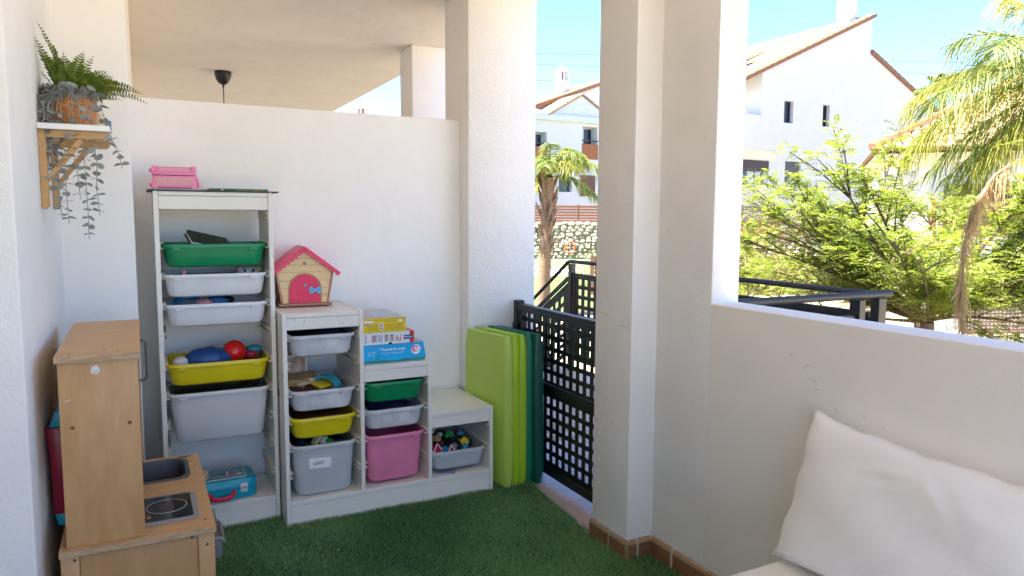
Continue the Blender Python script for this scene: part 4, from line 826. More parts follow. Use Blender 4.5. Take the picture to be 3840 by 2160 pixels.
# basket
BX, BY = -.700, -.34
bk = MB(); n, rows = 84, 30; vs = []
for i in range(rows+1):
    t = i/rows; zz = t*.105; rad = .060+.012*math.sin(min(1, t*1.15)*math.pi*.5)-.004*max(0, t-.85)/.15
    for k in range(n):
        ph = (k//3+(i//3)*(1 if (k//14) % 2 else -1)) % 2; a = 2*math.pi*k/n
        vs.append((BX+(rad+.0016*ph)*math.cos(a), BY+(rad+.0016*ph)*math.sin(a)*1.1, zs0+zz))
fs = [(i*n+k, i*n+(k+1) % n, (i+1)*n+(k+1) % n, (i+1)*n+k) for i in range(rows) for k in range(n)]+[tuple(range(n-1, -1, -1)), tuple(rows*n+k for k in range(n))]
bk.add(vs, fs); single('woven_basket', 'orange brown woven basket on the wall shelf', 'basket', bk, 'basket')
single('cup', 'striped beige cup behind the basket on the wall shelf', 'cup', MB().lathe([(.022, 0), (.026, .002), (.029, .07), (.027, .07), (.024, .004)], (-.640, -.20, zs0), 24), 'cup_stripe', smooth=40)
single('cup', 'small blue grey cup at the far right of the wall shelf', 'cup', MB().lathe([(.020, 0), (.023, .002), (.024, .056), (.022, .056), (.020, .004)], (-.618, -.13, zs0), 20), 'cup_blue', smooth=40)
# fern
FE = thing('artificial_fern', (BX, BY, zs0+.10), 'green artificial fern with arching fronds in the basket', 'plant')
def frond(p0, p1, p2, wmax, nleaf, m='fern_leaf', parent=FE, name='frond', droop=0.25, stemr=.0012, tilt=0.0):
    mb = MB(); P = [Vector(p) for p in (p0, p1, p2)]
    B = lambda t: P[0]*(1-t)**2+P[1]*2*t*(1-t)+P[2]*t*t
    mb.tube([B(k/10) for k in range(11)], [stemr*(1-.6*k/10) for k in range(11)], 5)
    for k in range(nleaf):
        t = .10+.88*k/(nleaf-1); c = B(t); d = (B(min(1, t+.02))-B(t-.02)).normalized()
        side = d.cross(Vector((0, 0, 1))); side = side.normalized() if side.length > .05 else Vector((1, 0, 0))
        nrm = side.cross(d).normalized(); side, nrm = side*math.cos(tilt)+nrm*math.sin(tilt), nrm*math.cos(tilt)-side*math.sin(tilt); l = wmax*math.sin(math.pi*min(1, (t*.92+.08))**.8)**.7*rnd.uniform(.85, 1.1)
        for s in (-1, 1):
            v = (side*s*.95+d*.28-nrm*droop*rnd.uniform(.2, 1)+nrm*.25).normalized(); wv = d*l*.21
            a = c; m1 = c+v*l*.35+nrm*l*.05; m2 = c+v*l*.75; tip = c+v*l
            mb.add([a-wv*.5, a+wv*.5, m1+wv, m1-wv, m2+wv*.8, m2-wv*.8, tip], [(0, 1, 2, 3), (3, 2, 4, 5), (5, 4, 6)])
    return mb.build(name, m, parent, recalc=False)
fz = zs0+.10
F0 = (BX, BY, fz)
for (m_, t_, wd, nl) in (((-.69, -.37, fz+.07), (-.655, -.40, fz+.140), .028, 18), ((-.72, -.37, fz+.06), (-.735, -.41, fz+.125), .030, 18), ((-.66, -.35, fz+.06), (-.590, -.39, fz+.085), .028, 18), ((-.72, -.38, fz+.10), (-.776, -.43, fz+.215), .026, 24), ((-.745, -.36, fz+.07), (-.782, -.43, fz+.165), .028, 22), ((-.735, -.34, fz+.06), (-.765, -.38, fz+.13), .028, 18), ((-.705, -.40, fz+.06), (-.712, -.40, fz+.135), .026, 18),
     ((-.68, -.36, fz+.05), (-.628, -.40, fz+.128), .026, 17), ((-.64, -.36, fz+.055), (-.575, -.40, fz+.068), .026, 19), ((-.62, -.33, fz+.085), (-.490, -.38, fz+.022), .026, 26), ((-.60, -.34, fz+.062), (-.478, -.40, fz-.010), .020, 26),
     ((-.62, -.28, fz+.03), (-.555, -.30, fz+.010), .016, 15), ((-.62, -.38, fz+.015), (-.57, -.42, fz-.008), .014, 15), ((-.76, -.3, fz+.04), (-.780, -.34, fz+.08), .018, 12), ((-.69, -.27, fz+.08), (-.66, -.2, fz+.12), .026, 18)):
    frond((BX+rnd.uniform(-.02, .02), BY+rnd.uniform(-.02, .02), fz-.01), m_, t_, wd*1.12, nl, tilt=.85 if t_[0] > -.60 else .25)
# eucalyptus strands: stem > leaves
EU = thing('eucalyptus_garland', (BX, BY, zs0+.09), 'grey green artificial eucalyptus trailing down from the basket', 'plant')
lv = MB(); n = 10
pts = [(0, 0, 0)]+[(.5+.5*math.cos(math.pi-2*math.pi*k/n*0.5-math.pi*0+0), 0, 0) for k in range(0)]
ring = [(.5-.5*math.cos(2*math.pi*k/n), .43*math.sin(2*math.pi*k/n), .10*math.sin(math.pi*(.5-.5*math.cos(2*math.pi*k/n)))) for k in range(n)]
lv.add(ring+[(.5, 0, .04)], [(k, (k+1) % n, n) for k in range(n)])
leaf_me = None
def strand(path, nl, l0, rag=.25):
    global leaf_me
    path = [Vector(p) for p in path]; m = len(path)
    mb = MB(); mb.tube(path, [.0013]*m, 5); st_ = mb.build('strand', 'twig' if False else 'euca_leaf', EU, recalc=False)
    seg = [0]
    for i in range(m-1): seg.append(seg[-1]+(path[i+1]-path[i]).length)
    for k in range(nl):
        s_ = seg[-1]*(k+.3)/nl; i = max(j for j in range(m) if seg[j] <= s_); i = min(i, m-2)
        c = path[i].lerp(path[i+1], (s_-seg[i])/(seg[i+1]-seg[i])); tz = (path[i+1]-path[i]).normalized(); a0 = k*1.45+rnd.uniform(-.4, .4)
        if zs0-.01 < c.z < rimz-.005 and c.y < BY and c.x > -.755 and rnd.random() < .55: continue
        for q in (0, math.pi):
            ln = l0*rnd.uniform(.65, 1.25)*(1-.35*k/nl)
            if leaf_me is None:
                o = lv.build('leaf', 'euca_leaf', local=True, recalc=False, smooth=60); leaf_me = o
            else: o = copy_obj(leaf_me)
            o.parent = st_
            o.location = c-ORG[EU.name]; o.rotation_euler = (rnd.uniform(-1.0, 1.0), rnd.uniform(-.35, .5)+.15, a0+q); o.scale = (ln, ln*rnd.uniform(.75, 1.05), ln)
rimz = zs0+.108
def hang(x, y, zend, x2=None, y2=None, out=.03, nl=14, l0=.034):
    x2 = x if x2 is None else x2; y2 = y if y2 is None else y2; d = Vector((x-BX, y-BY, 0)); d.normalize()
    a = Vector((BX, BY, rimz-.01))+d*.055; b = Vector((BX, BY, rimz+.012))+d*.085; c = Vector((x, y, rimz-.05)); pts = [a, b, c]
    for t in (.25, .5, .75, 1): pts.append(Vector((x+(x2-x)*t+rnd.uniform(-.004, .004), y+(y2-y)*t, (rimz-.05)+(zend-rimz+.05)*t)))
    strand(pts, nl, l0)
hang(-.745, -.45, 1.335, -.735, nl=17); hang(-.722, -.462, 1.325, -.712, nl=18); hang(-.700, -.468, 1.40, -.682, nl=14); hang(-.672, -.462, 1.275, -.662, nl=20); hang(-.640, -.44, 1.350, -.632, nl=18)
hang(-.612, -.40, 1.505, -.560, -.40, nl=14); hang(-.762, -.42, 1.49, -.765, nl=12, l0=.034); hang(-.768, -.36, 1.56, -.770, nl=9, l0=.034); hang(-.755, -.46, 1.52, -.76, nl=11, l0=.034); hang(-.69, -.47, 1.62, -.69, nl=6, l0=.034); hang(-.65, -.455, 1.63, -.645, nl=6, l0=.034); hang(-.73, -.465, 1.62, -.73, nl=7, l0=.034)
for (x, y, ze, n_) in ((-.772, -.44, 1.52, 8), (-.774, -.40, 1.47, 9), (-.765, -.475, 1.58, 7), (-.752, -.47, 1.45, 10)): hang(x, y, ze, x, y, nl=n_, l0=.034)
cl = MB()
for k in range(44):   # round leaves crowding the basket rim, facing outwards
    a = R(rnd.choice((rnd.uniform(140, 230), rnd.uniform(150, 385)))); q = rnd.uniform(.062, .088); p = Vector((BX+q*math.cos(a), BY+q*1.08*math.sin(a), rimz+rnd.uniform(-.004, .020))); l = rnd.uniform(.022, .036)
    mt_ = Matrix.Translation(p) @ Matrix.Rotation(a+math.pi/2, 4, 'Z') @ Matrix.Rotation(rnd.uniform(.7, 1.7), 4, 'X') @ Matrix.Rotation(rnd.uniform(0, 6.28), 4, 'Z') @ Matrix.Scale(l, 4)
    cl.add([tuple(mt_ @ Vector((v[0]-.3, v[1], v[2]))) for v in lv.v], lv.f)
tag(cl.build('rim_leaves', 'euca_leaf', EU, recalc=False, smooth=60), kind='stuff')

# ------------------------------------------------------------------ folding mat: five padded panels leaning by the pillar
FM = thing('folding_mat', (1.13, .15, .01), 'folded green gym mat of five padded panels standing by the gate', 'gym mat')
def pad(xb, xt, yf, th, m, h=.762, ln=.34, name='panel', slew=-.02):
    # local: u thickness (x), v length (y), w height
    L_ = []
    nz = 9
    for i in range(nz+1):
        t = i/nz; zz = .008+t*h; puff = .004*math.sin(math.pi*t); e = 0 if 0 < i < nz else .006
        cxx = xb+(xt-xb)*t; tt = th+2*puff-2*e
        ys = [yf+e, yf+ln*.33, yf+ln*.66, yf+ln-e]; lp = []
        lp += [(cxx-tt/2+.005, ys[0]), (cxx-tt/2, ys[0]+.006), (cxx-tt/2-puff*.5, ys[1]), (cxx-tt/2-puff*.5, ys[2]), (cxx-tt/2, ys[3]), (cxx+tt/2, ys[3]), (cxx+tt/2+puff*.3, ys[2]), (cxx+tt/2+puff*.3, ys[1]), (cxx+tt/2, ys[0]+.006), (cxx+tt/2-.005, ys[0])]
        L_.append([(x+slew*(y-yf)/ln*3.0, y, zz+(-.012)*(y-yf)/ln*0) for x, y in lp])
    mb = MB(); mb.loft(L_)
    o = mb.build(name, m, FM, smooth=50)
    sm = MB(); e = [(xb+(xt-xb)*t+th*.38, yf-.0012+.001*math.sin(t*40), .012+t*(h-.01)) for t in [k/16 for k in range(17)]]
    sm.tube(e, .0016, 5); sm.build('seam', m, o)
pad(1.072, 1.066, -.018, .044, 'mat_lime_pale'); pad(1.118, 1.108, -.014, .034, 'mat_lime', h=.768); pad(1.154, 1.149, -.012, .036, 'mat_lime', h=.764); pad(1.190, 1.186, -.012, .034, 'mat_green', h=.770); pad(1.238, 1.228, -.034, .046, 'mat_teal', h=.766, ln=.355)

# ------------------------------------------------------------------ gate
def perforated(mb, axis_o, ud, vd, nu, nv, u0, v0, pu, pv, hu, hv, U0, U1, V0, V1, th):
    """sheet with a grid of rectangular holes; ud, vd unit vectors, thickness along ud x vd"""
    us = [U0]; 
    for i in range(nu): us += [u0+i*pu-hu/2, u0+i*pu+hu/2]
    us.append(U1); vs_ = [V0]
    for j in range(nv): vs_ += [v0+j*pv-hv/2, v0+j*pv+hv/2]
    vs_.append(V1); nd = ud.cross(vd)*th
    idx = {}; b = len(mb.v)
    for i, u in enumerate(us):
        for j, v in enumerate(vs_):
            for k in (0, 1):
                idx[i, j, k] = len(mb.v); mb.v.append(tuple(axis_o+ud*u+vd*v+nd*k))
    hole = lambda i, j: i % 2 == 1 and j % 2 == 1 and 0 <= i < len(us)-1 and 0 <= j < len(vs_)-1
    for i in range(len(us)-1):
        for j in range(len(vs_)-1):
            if hole(i, j):
                for (a, c) in (((i, j), (i+1, j)), ((i+1, j), (i+1, j+1)), ((i+1, j+1), (i, j+1)), ((i, j+1), (i, j))):
                    mb.f.append((idx[a+(0,)], idx[c+(0,)], idx[c+(1,)], idx[a+(1,)])); mb.m.append(0)
            else:
                for k in (0, 1): mb.f.append((idx[i, j, k], idx[i+1, j, k], idx[i+1, j+1, k], idx[i, j+1, k])); mb.m.append(0)
    return mb
GX, GY0, GY1 = 1.300, .300, -.640
G = thing('metal_gate', (GX, -.17, .045), 'black metal gate with square perforations between two white pillars', 'gate')
def gb(name, b, bev=.002): return MB().box(*b).build(name, 'gate_black', G, bevel=bev, seg=1)
gb('top_rail', (GX-.020, GX+.020, GY1, GY0, .852, .890)); gb('bottom_rail', (GX-.018, GX+.018, GY1, GY0, .045, .085)); gb('stile', (GX-.018, GX+.018, GY0-.040, GY0, .0855, .8515)); gb('stile', (GX-.018, GX+.018, GY1, GY1+.04, .0855, .8515)); gb('middle_rail', (GX-.017, GX+.017, GY1+.041, GY0-.041, .468, .512))
gb('rail_lip', (GX-.024, GX-.0205, GY1, GY0, .853, .868), .0008); gb('rail_lip', (GX-.021, GX-.0175, GY1+.05, GY0-.05, .488, .494), .0008)
for (nm, z0, z1, v0) in (('upper_sheet', .513, .851, .545), ('lower_sheet', .086, .467, .128)):
    perforated(MB(), Vector((GX+.004, 0, 0)), Vector((0, -1, 0)), Vector((0, 0, 1)), 14, 6, -.241, v0, .0605, .0594, .032, .036, -(GY0-.041), -(GY1+.041), z0, z1, .003).build(nm, 'gate_black', G)
gb('hinge_post', (GX-.022, GX+.026, GY0+.004, .344, .045, .905), .003); gb('hinge', (GX-.030, GX-.0225, GY0-.01, .33, .66, .79), .002); gb('latch', (GX-.05, GX-.021, GY1+.10, GY1+.15, .82, .850), .004)
MB().tube([(GX-.012, .340, .80), (GX-.03, .335, .78), (GX-.03, .33, .74)], .002, 6).build('cable', 'gate_black', G)

# stair railing
RLX, RLY0, RLY1, RZ_ = 2.85, -.712, 2.30, .967
RL = thing('stair_railing', (RLX, .8, 0), 'dark tubular railing with perforated panels around the outdoor steps', 'railing')
MB().tube([(RLX, 2.30+1.55, RZ_-.95), (RLX, RLY1+.02, RZ_), (RLX, RLY1-.04, RZ_+.004), (RLX, RLY0, RZ_)], .0165, 12).build('handrail', 'rail_dark', RL, smooth=50)
MB().tube([(RLX+.075, RLY0-.004, RZ_+.003), (1.40, RLY0, RZ_+.006)], .0185, 12).build('handrail', 'rail_dark', RL, smooth=50)
def rp(nm, b): MB().box(*b).build(nm, 'gate_black', RL, bevel=.002, seg=1)
rp('post', (RLX-.025, RLX+.025, RLY1-.06, RLY1-.01, 0, RZ_-.016)); rp('post', (RLX-.19, RLX-.145, RLY0-.03, RLY0+.03, 0, RZ_-.018)); rp('post', (RLX-.03, RLX+.03, RLY0-.02, RLY0+.03, 0, RZ_-.018)); rp('panel_frame', (RLX-.014, RLX+.014, RLY0+.05, RLY1-.065, .842, .872)); rp('panel_frame', (RLX-.014, RLX+.014, RLY0+.05, RLY1-.065, .10, .13)); rp('panel_frame', (1.45, RLX-.20, RLY0-.014, RLY0+.014, .845, .872)); rp('panel_frame', (1.45, RLX-.20, RLY0-.014, RLY0+.014, .10, .13))
perforated(MB(), Vector((RLX+.002, 0, 0)), Vector((0, -1, 0)), Vector((0, 0, 1)), 30, 8, -(RLY1-.17), .195, .094, .086, .046, .052, -(RLY1-.066), -(RLY0+.05), .131, .841, .004).build('perforated_panel', 'gate_black', RL)
perforated(MB(), Vector((0, RLY0, 0)), Vector((1, 0, 0)), Vector((0, 0, 1)), 12, 8, 1.53, .195, .096, .086, .046, .052, 1.46, RLX-.201, .131, .844, .004).build('perforated_panel', 'gate_black', RL)
sl = MB(); perforated(sl, Vector((RLX+.002, RLY1, 0)), Vector((0, 1, 0)), Vector((0, 0, 1)), 12, 6, .13, .22, .094, .094, .046, .055, .03, 1.30, .16, .80, .004)
sl.v = [(x, y, z-(y-RLY1)*.60) for x, y, z in sl.v]; sl.build('sloping_panel', 'gate_black', RL)
for (za, zb_) in ((.80, .832), (.13, .158)):
    mb = MB(); mb.prism([(RLY1+.03, za), (RLY1+1.3, za-1.27*.6-.018+.018), (RLY1+1.3, zb_-1.27*.6), (RLY1+.03, zb_)], RLX-.014, RLX+.014, 'x'); mb.build('panel_frame', 'gate_black', RL)

# ------------------------------------------------------------------ bench with pillow
BN = thing('bench', (.98, -2.6, 0), 'white bench seat along the right wall under the pillow', 'bench')
MB().box(.74, XC-.014, -3.6, -1.72, .33, .385).build('seat', 'bench_white', BN, bevel=.014, seg=3)
for (x, y) in ((.78, -1.80), (1.20, -1.80), (.78, -3.52), (1.20, -3.52)): MB().box(x-.025, x+.025, y-.025, y+.025, 0, .329).build('leg', 'bench_white', BN, bevel=.003)
def pillow():
    W_, H_, n, m = .76, .425, 64, 44; rs = random.Random(5)
    # frame: origin bottom edge centre on the seat; u along -y, v up and leaning to the wall
    org = Vector((1.058, -1.705, .397)); ud = Vector((.02, -1, -.035)).normalized(); vd = Vector((.34, .02, .92)).normalized(); nd = ud.cross(vd).normalized()
    if nd.x > 0: nd = -nd
    fr, bk_ = [], []
    for j in range(m+1):
        for i in range(n+1):
            u, v = i/n, j/m; a, b = 2*u-1, 2*v-1
            prof = ((1-abs(a)**2.6)*(1-abs(b)**2.6)); th = max(0, prof)**.46
            # sides draw in between the corners
            pu = u*W_; pv = v*H_
            pu += -a*.022*(1-b*b)*1.0*(abs(a)**2); pv += -b*.022*(1-a*a)*(abs(b)**2)
            pv += .0028*math.sin(u*23+.6)*max(0, b)**3+.0015*math.sin(u*51)*max(0, b)**4; pu += .004*math.sin(v*21)*max(0, -a)**4
            wr = .004*math.sin(7*u+9*v*(1+.4*u)+1.2)*prof**.5+.0028*math.sin(17*u-15*v+2*math.sin(5*v))*(max(0, v-.45)*1.6)+.0032*math.exp(-((v-.80-.35*(u-.40))/.022)**2)*math.exp(-((u-.40)/.07)**2)-.0035*math.exp(-((v-.74-.4*(u-.40))/.03)**2)*math.exp(-((u-.38)/.08)**2)+.003*math.exp(-((u-.56+.45*(v-.74))/.014)**2)*math.exp(-((v-.74)/.07)**2)-.003*math.exp(-((u-.61+.3*(v-.74))/.03)**2)*math.exp(-((v-.76)/.09)**2)+.002*math.sin(60*u+14*v+4*math.sin(6*v))*max(0, v-.75)*1.5+.0022*math.sin(8*u+38*v)*max(0, .25-abs(u-.75))*2
            edge = min(1, th*3)
            fr.append(org+ud*pu+vd*pv+nd*(th*.085+wr*edge)); bk_.append(org+ud*pu+vd*pv-nd*(th*.070))
    mb = MB(); q = lambda i, j: j*(n+1)+i
    fs = [(q(i, j), q(i+1, j), q(i+1, j+1), q(i, j+1)) for j in range(m) for i in range(n)]
    mb.add(fr, fs); mb.add(bk_, [f[::-1] for f in fs])
    bmo = mb.build('pillow', 'fabric_white', smooth=180, recalc=False)
    bm = bmesh.new(); bm.from_mesh(bmo.data); bmesh.ops.remove_doubles(bm, verts=bm.verts, dist=.0008); bmesh.ops.recalc_face_normals(bm, faces=bm.faces); bm.to_mesh(bmo.data); bm.free()
    tag(bmo, 'large white pillow leaning on the right wall', 'pillow')
    bd = [q(i, 0) for i in range(n+1)]+[q(n, j) for j in range(1, m+1)]+[q(i, m) for i in range(n-1, -1, -1)]+[q(0, j) for j in range(m-1, -1, -1)]
    sm = MB(); sm.tube([(fr[k]+bk_[k])/2 for k in bd], .0022, 6, caps=False); sm.build('seam', 'fabric_white', bmo, smooth=60)
pillow()

# ceiling lamp of the neighbouring terrace
LP = thing('pendant_lamp', (.135, 3.295, 2.0), 'black pendant lamp fitting on the ceiling of the neighbouring terrace', 'lamp')
MB().lathe([(.064, ZCEIL-.001), (.066, ZCEIL-.006), (.064, ZCEIL-.03), (.055, ZCEIL-.065), (.038, ZCEIL-.092), (.014, ZCEIL-.105), (.008, ZCEIL-.110), (.008, ZCEIL-.125), (.004, ZCEIL-.13)], (.135, 3.295, 0), 28).build('canopy', 'lamp_black', LP, smooth=40)
MB().tube([(.135, 3.295, ZCEIL-.12), (.137, 3.295, 1.98)], .004, 6).build('cord', 'lamp_black', LP)
MB().lathe([(.02, 1.98), (.10, 1.95), (.16, 1.85), (.158, 1.85), (.02, 1.97)], (.137, 3.295, 0), 24).build('shade', 'lamp_black', LP, smooth=40)
# ------------------------------------------------------------------ garden and houses
GZ = -1.35
mb = MB(); mb.box(-300, 500, -300, 500, GZ-1, GZ); tag(mb.build('ground', 'earth', origin=(0, 0, GZ)), kind='structure')
mb = MB(); mb.box(3.02, 13.5, -16, 11, GZ+.002, GZ+.005); tag(mb.build('bounce_patch', 'bounce_paving'), kind='structure')  # pale patch out of view, added to bounce warm sunlight into the terrace
mb = MB(); mb.prism([(5, 11.5), (26, 22), (30, 34), (20, 44), (3, 40), (2, 12)], GZ+.002, GZ+.006, 'z'); tag(mb.build('lawn', 'lawn'), kind='structure')
mb = MB(); mb.prism([(15.0, 26.0), (19.5, 28.5), (16.5, 34), (12, 31)], GZ+.010, GZ+.014, 'z'); tag(mb.build('pool_surround', 'plaster_house'), kind='structure')
mb = MB(); mb.prism([(15.4, 27.0), (18.3, 28.9), (16.4, 32.6), (13.2, 30.6)], GZ+.018, GZ+.022, 'z'); tag(mb.build('pool_water', 'water'), kind='structure')
HN = Vector((-.438, -.899, 0)); HR = Vector((.899, -.438, 0)); HD = -HN     # house axes: towards us, right, depth
AX = Vector((.999, .035, 0)), Vector((-.035, .999, 0))
BX_ = Vector((.643, -.766, 0)), Vector((.766, .643, 0))
def hp(P0, h, d, z):
    r_, d_ = (AX if P0[2] == 1 else BX_) if len(P0) > 2 else (HR, HD)
    return Vector((P0[0], P0[1], 0))+r_*h+d_*d+Vector((0, 0, z))
class HB(MB):
    """mesh builder in house axes"""
    def __init__(s, P0): super().__init__(); s.P0 = P0
    def hbox(s, h0, h1, d0, d1, z0, z1, mi=0):
        c = [hp(s.P0, h, d, z) for z in (z0, z1) for (h, d) in ((h0, d0), (h1, d0), (h1, d1), (h0, d1))]
        return s.add(c, [(0, 3, 2, 1), (4, 5, 6, 7), (0, 1, 5, 4), (1, 2, 6, 5), (2, 3, 7, 6), (3, 0, 4, 7)], mi)
    def hprism(s, poly, d0, d1, mi=0):
        n = len(poly); vs = [hp(s.P0, p[0], d0, p[1]) for p in poly]+[hp(s.P0, p[0], d1, p[1]) for p in poly]
        return s.add(vs, [tuple(range(n)), tuple(range(2*n-1, n-1, -1))]+[(i, i+n, (i+1) % n+n, (i+1) % n) for i in range(n)], mi)
def roof_tiles(mb, P0, a, b, d0, d1, pitch=.24, ln=.42, amp=.055, lift=.02):
    """barrel tiles joined: a,b = (h,z) lower and upper end of the slope, running in depth d0..d1"""
    A, B = Vector(a), Vector(b); sl_ = B-A; L_ = sl_.length; sl_ /= L_; nr = Vector((-sl_.y, sl_.x))
    if nr.y < 0: nr = -nr
    rows = int(L_/(ln*.85)); cols = int((d1-d0)/pitch); n = 5
    for r_ in range(rows):
        for c in range(cols):
            dc = d0+(c+.5)*pitch+rnd.uniform(-.008, .008); jz = rnd.uniform(-.006, .006)
            vs = []
            for (t, w_, o) in ((r_*ln*.85, .5, .03), (r_*ln*.85+ln, .42, .0)):
                for k in range(n+1):
                    an = math.pi*k/n; p = A+sl_*min(t, L_)+nr*(lift+o+jz+amp*math.sin(an)); vs.append(hp(P0, p.x, dc-math.cos(an)*pitch*w_, p.y))
            m_ = n+1; fs = [(k, k+1, m_+k+1, m_+k) for k in range(n)]+[tuple(range(n, -1, -1))]
            mb.add(vs, fs, 0)
    return mb
def holes_front(mb, top, h0, h1, zb, holes, d, mi=0):
    """front sheet with rectangular openings; top(h) gives the upper outline"""
    hs = sorted({h0, h1, *[q for w_ in holes for q in w_[:2]], *[k for k in top[0]]}); hs = [h for h in hs if h0 <= h <= h1]
    tf = lambda h, side: np.interp(h+side*1e-6, top[0], top[1])
    for a, b in zip(hs[:-1], hs[1:]):
        cuts = sorted([(w_[2], w_[3]) for w_ in holes if w_[0] <= a+1e-9 and w_[1] >= b-1e-9]); z = zb
        for (z0, z1) in cuts+[(None, None)]:
            if z0 is None: mb.add([hp(mb.P0, a, d, z), hp(mb.P0, b, d, z), hp(mb.P0, b, d, tf(b, -1)), hp(mb.P0, a, d, tf(a, 1))], [(0, 1, 2, 3)], mi)
            else: mb.add([hp(mb.P0, a, d, z), hp(mb.P0, b, d, z), hp(mb.P0, b, d, z0), hp(mb.P0, a, d, z0)], [(0, 1, 2, 3)], mi); z = z1
    for (a, b, z0, z1, dd) in holes:
        q = [(a, z0), (b, z0), (b, z1), (a, z1)]
        for i in range(4):
            p1, p2 = q[i], q[(i+1) % 4]; mb.add([hp(mb.P0, p1[0], d, p1[1]), hp(mb.P0, p2[0], d, p2[1]), hp(mb.P0, p2[0], d+dd, p2[1]), hp(mb.P0, p1[0], d+dd, p1[1])], [(0, 1, 2, 3)], mi)
def chimney(P0, h, d, z0, z1, w_, parent, cap=.45):
    c = HB(P0).hbox(h-w_/2, h+w_/2, d-w_/2, d+w_/2, z0, z1).build('chimney', 'plaster_house', parent)
    HB(P0).hbox(h-w_*.58, h+w_*.58, d-w_*.58, d+w_*.58, z1+.001, z1+.08).build('cornice', 'plaster_house', c)
    m2 = HB(P0)
    for (sx, sy) in ((-1, -1), (1, -1), (1, 1), (-1, 1), (0, -1), (0, 1), (-1, 0), (1, 0)): m2.hbox(h+sx*w_*.40-.055, h+sx*w_*.40+.055, d+sy*w_*.40-.055, d+sy*w_*.40+.055, z1+.081, z1+cap)
    m2.build('vent_posts', 'plaster_house', c); HB(P0).hbox(h-w_*.24, h+w_*.24, d-w_*.24, d+w_*.24, z1+.081, z1+cap-.001).build('flue', 'terracotta', c)
    t = HB(P0).hbox(h-w_*.56, h+w_*.56, d-w_*.56, d+w_*.56, z1+cap+.001, z1+cap+.07)
    a = [hp(P0, h+s*w_*.5, d+q*w_*.5, z1+cap+.071) for (s, q) in ((-1, -1), (1, -1), (1, 1), (-1, 1))]+[hp(P0, h, d, z1+cap+.071+w_*.6)]
    t.add(a, [(0, 1, 4), (1, 2, 4), (2, 3, 4), (3, 0, 4), (3, 2, 1, 0)]); t.build('cap', 'plaster_house', c)
# house A: big gable
PA = (27.01, 20.07, 1)
HA = thing('gable_house', hp(PA, 1, 4, .5), 'large white gable house with two slit windows beyond the garden', 'house')
topA = ([-3.75, 3.396, 3.398, 11.2], [7.62, 10.80, 9.10, 5.75])
slitA = [(-2.327, -1.741, 5.55, 6.50, .22), (.212, .68, 5.555, 6.525, .22), (-2.13, -1.10, 2.87, 3.90, .16)]
wl = HB(PA); holes_front(wl, topA, -3.75, 11.2, .5, slitA, 0)
wl.hprism([(-3.749, .5), (11.2, .5), (11.2, 5.74), (3.40, 9.09), (3.397, 10.79), (-3.749, 7.61)], .26, 8)
ol = [(-3.75, .5), (11.2, .5), (11.2, 5.75), (3.398, 9.10), (3.396, 10.80), (-3.75, 7.62)]
for i in range(len(ol)):
    p1, p2 = ol[i], ol[(i+1) % len(ol)]; wl.add([hp(PA, p1[0], 0, p1[1]), hp(PA, p2[0], 0, p2[1]), hp(PA, p2[0], .27, p2[1]), hp(PA, p1[0], .27, p1[1])], [(0, 1, 2, 3)])
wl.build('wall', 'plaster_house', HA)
for (a, b, z0, z1, dd) in slitA[:2]:
    wn = HB(PA).hbox(a+.01, b-.01, .20, .215, z0+.01, z1-.01).build('window', 'window_dark', HA); HB(PA).hbox(a+.005, a+.05, .17, .199, z0+.01, z1-.01).hbox(b-.05, b-.005, .17, .199, z0+.01, z1-.01).hbox(a+.051, b-.051, .17, .199, z1-.06, z1-.01).build('frame', 'shutter', wn)
a, b, z0, z1, dd = slitA[2]
wn = HB(PA).hbox(a+.01, b-.01, .13, .15, z0+.01, z1-.01).build('window', 'window_dark', HA); sh = HB(PA)
for k in range(17): sh.hbox(a+.02, b-.03, .09, .125, z0+.18+k*.0495, z0+.222+k*.0495)
sh.build('shutter', 'shutter_grey', wn); HB(PA).hbox(a-.02, b+.02, -.05, .05, z0-.05, z0-.001).build('sill', 'plaster_house', wn)
RA0, RA1 = (-5.2, 7.07), (3.48, 10.92)
rf = HB(PA).hprism([(RA0[0], RA0[1]-.11), (RA1[0], RA1[1]-.11), (RA1[0], RA1[1]-.02), (RA0[0], RA0[1]-.02)], -.10, 8.2).build('roof', 'roof_tile', HA); mt = HB(PA); roof_tiles(mt, PA, RA0, RA1, -.02, 8.1, pitch=.27, ln=.47, amp=.07); tag(mt.build('roof_tiles', 'roof_tile', rf, recalc=False), kind='stuff')
vg = HB(PA)
for k in range(20):
    t = k/20; x0, x1 = RA0[0]+(RA1[0]-RA0[0])*t, RA0[0]+(RA1[0]-RA0[0])*(t+.053); za, zb_ = RA0[1]+(RA1[1]-RA0[1])*t, RA0[1]+(RA1[1]-RA0[1])*(t+.053)
    vg.hprism([(x0, za-.14), (x1, zb_-.14), (x1, zb_+.02), (x0, za+.05)], -.16, .02)
tag(vg.build('verge_tiles', 'roof_tile_red', rf), kind='stuff')
rf2 = HB(PA).hprism([(3.40, 9.12), (11.6, 5.59), (11.6, 5.70), (3.40, 9.23)], -.08, 8.2).build('roof', 'roof_tile', HA); vg = HB(PA)
for k in range(24):
    t = k/24; vg.hprism([(3.4+8.2*t, 9.10-3.53*t), (3.4+8.2*(t+.045), 9.10-3.53*(t+.045)), (3.4+8.2*(t+.045), 9.27-3.53*(t+.045)), (3.4+8.2*t, 9.30-3.53*t)], -.14, .02)
tag(vg.build('verge_tiles', 'roof_tile_red', rf2), kind='stuff')
chimney(PA, 2.55, .75, 10.2, 11.75, .62, HA); chimney(PA, -3.4, 2.2, 7.0, 9.3, .6, HA, cap=.55); HB(PA).hprism([(-4.6, 7.6), (-.6, 9.25), (-.4, 9.5), (-4.6, 7.95)], 2.9, 5.5).build('dormer', 'cream_wall', HA)
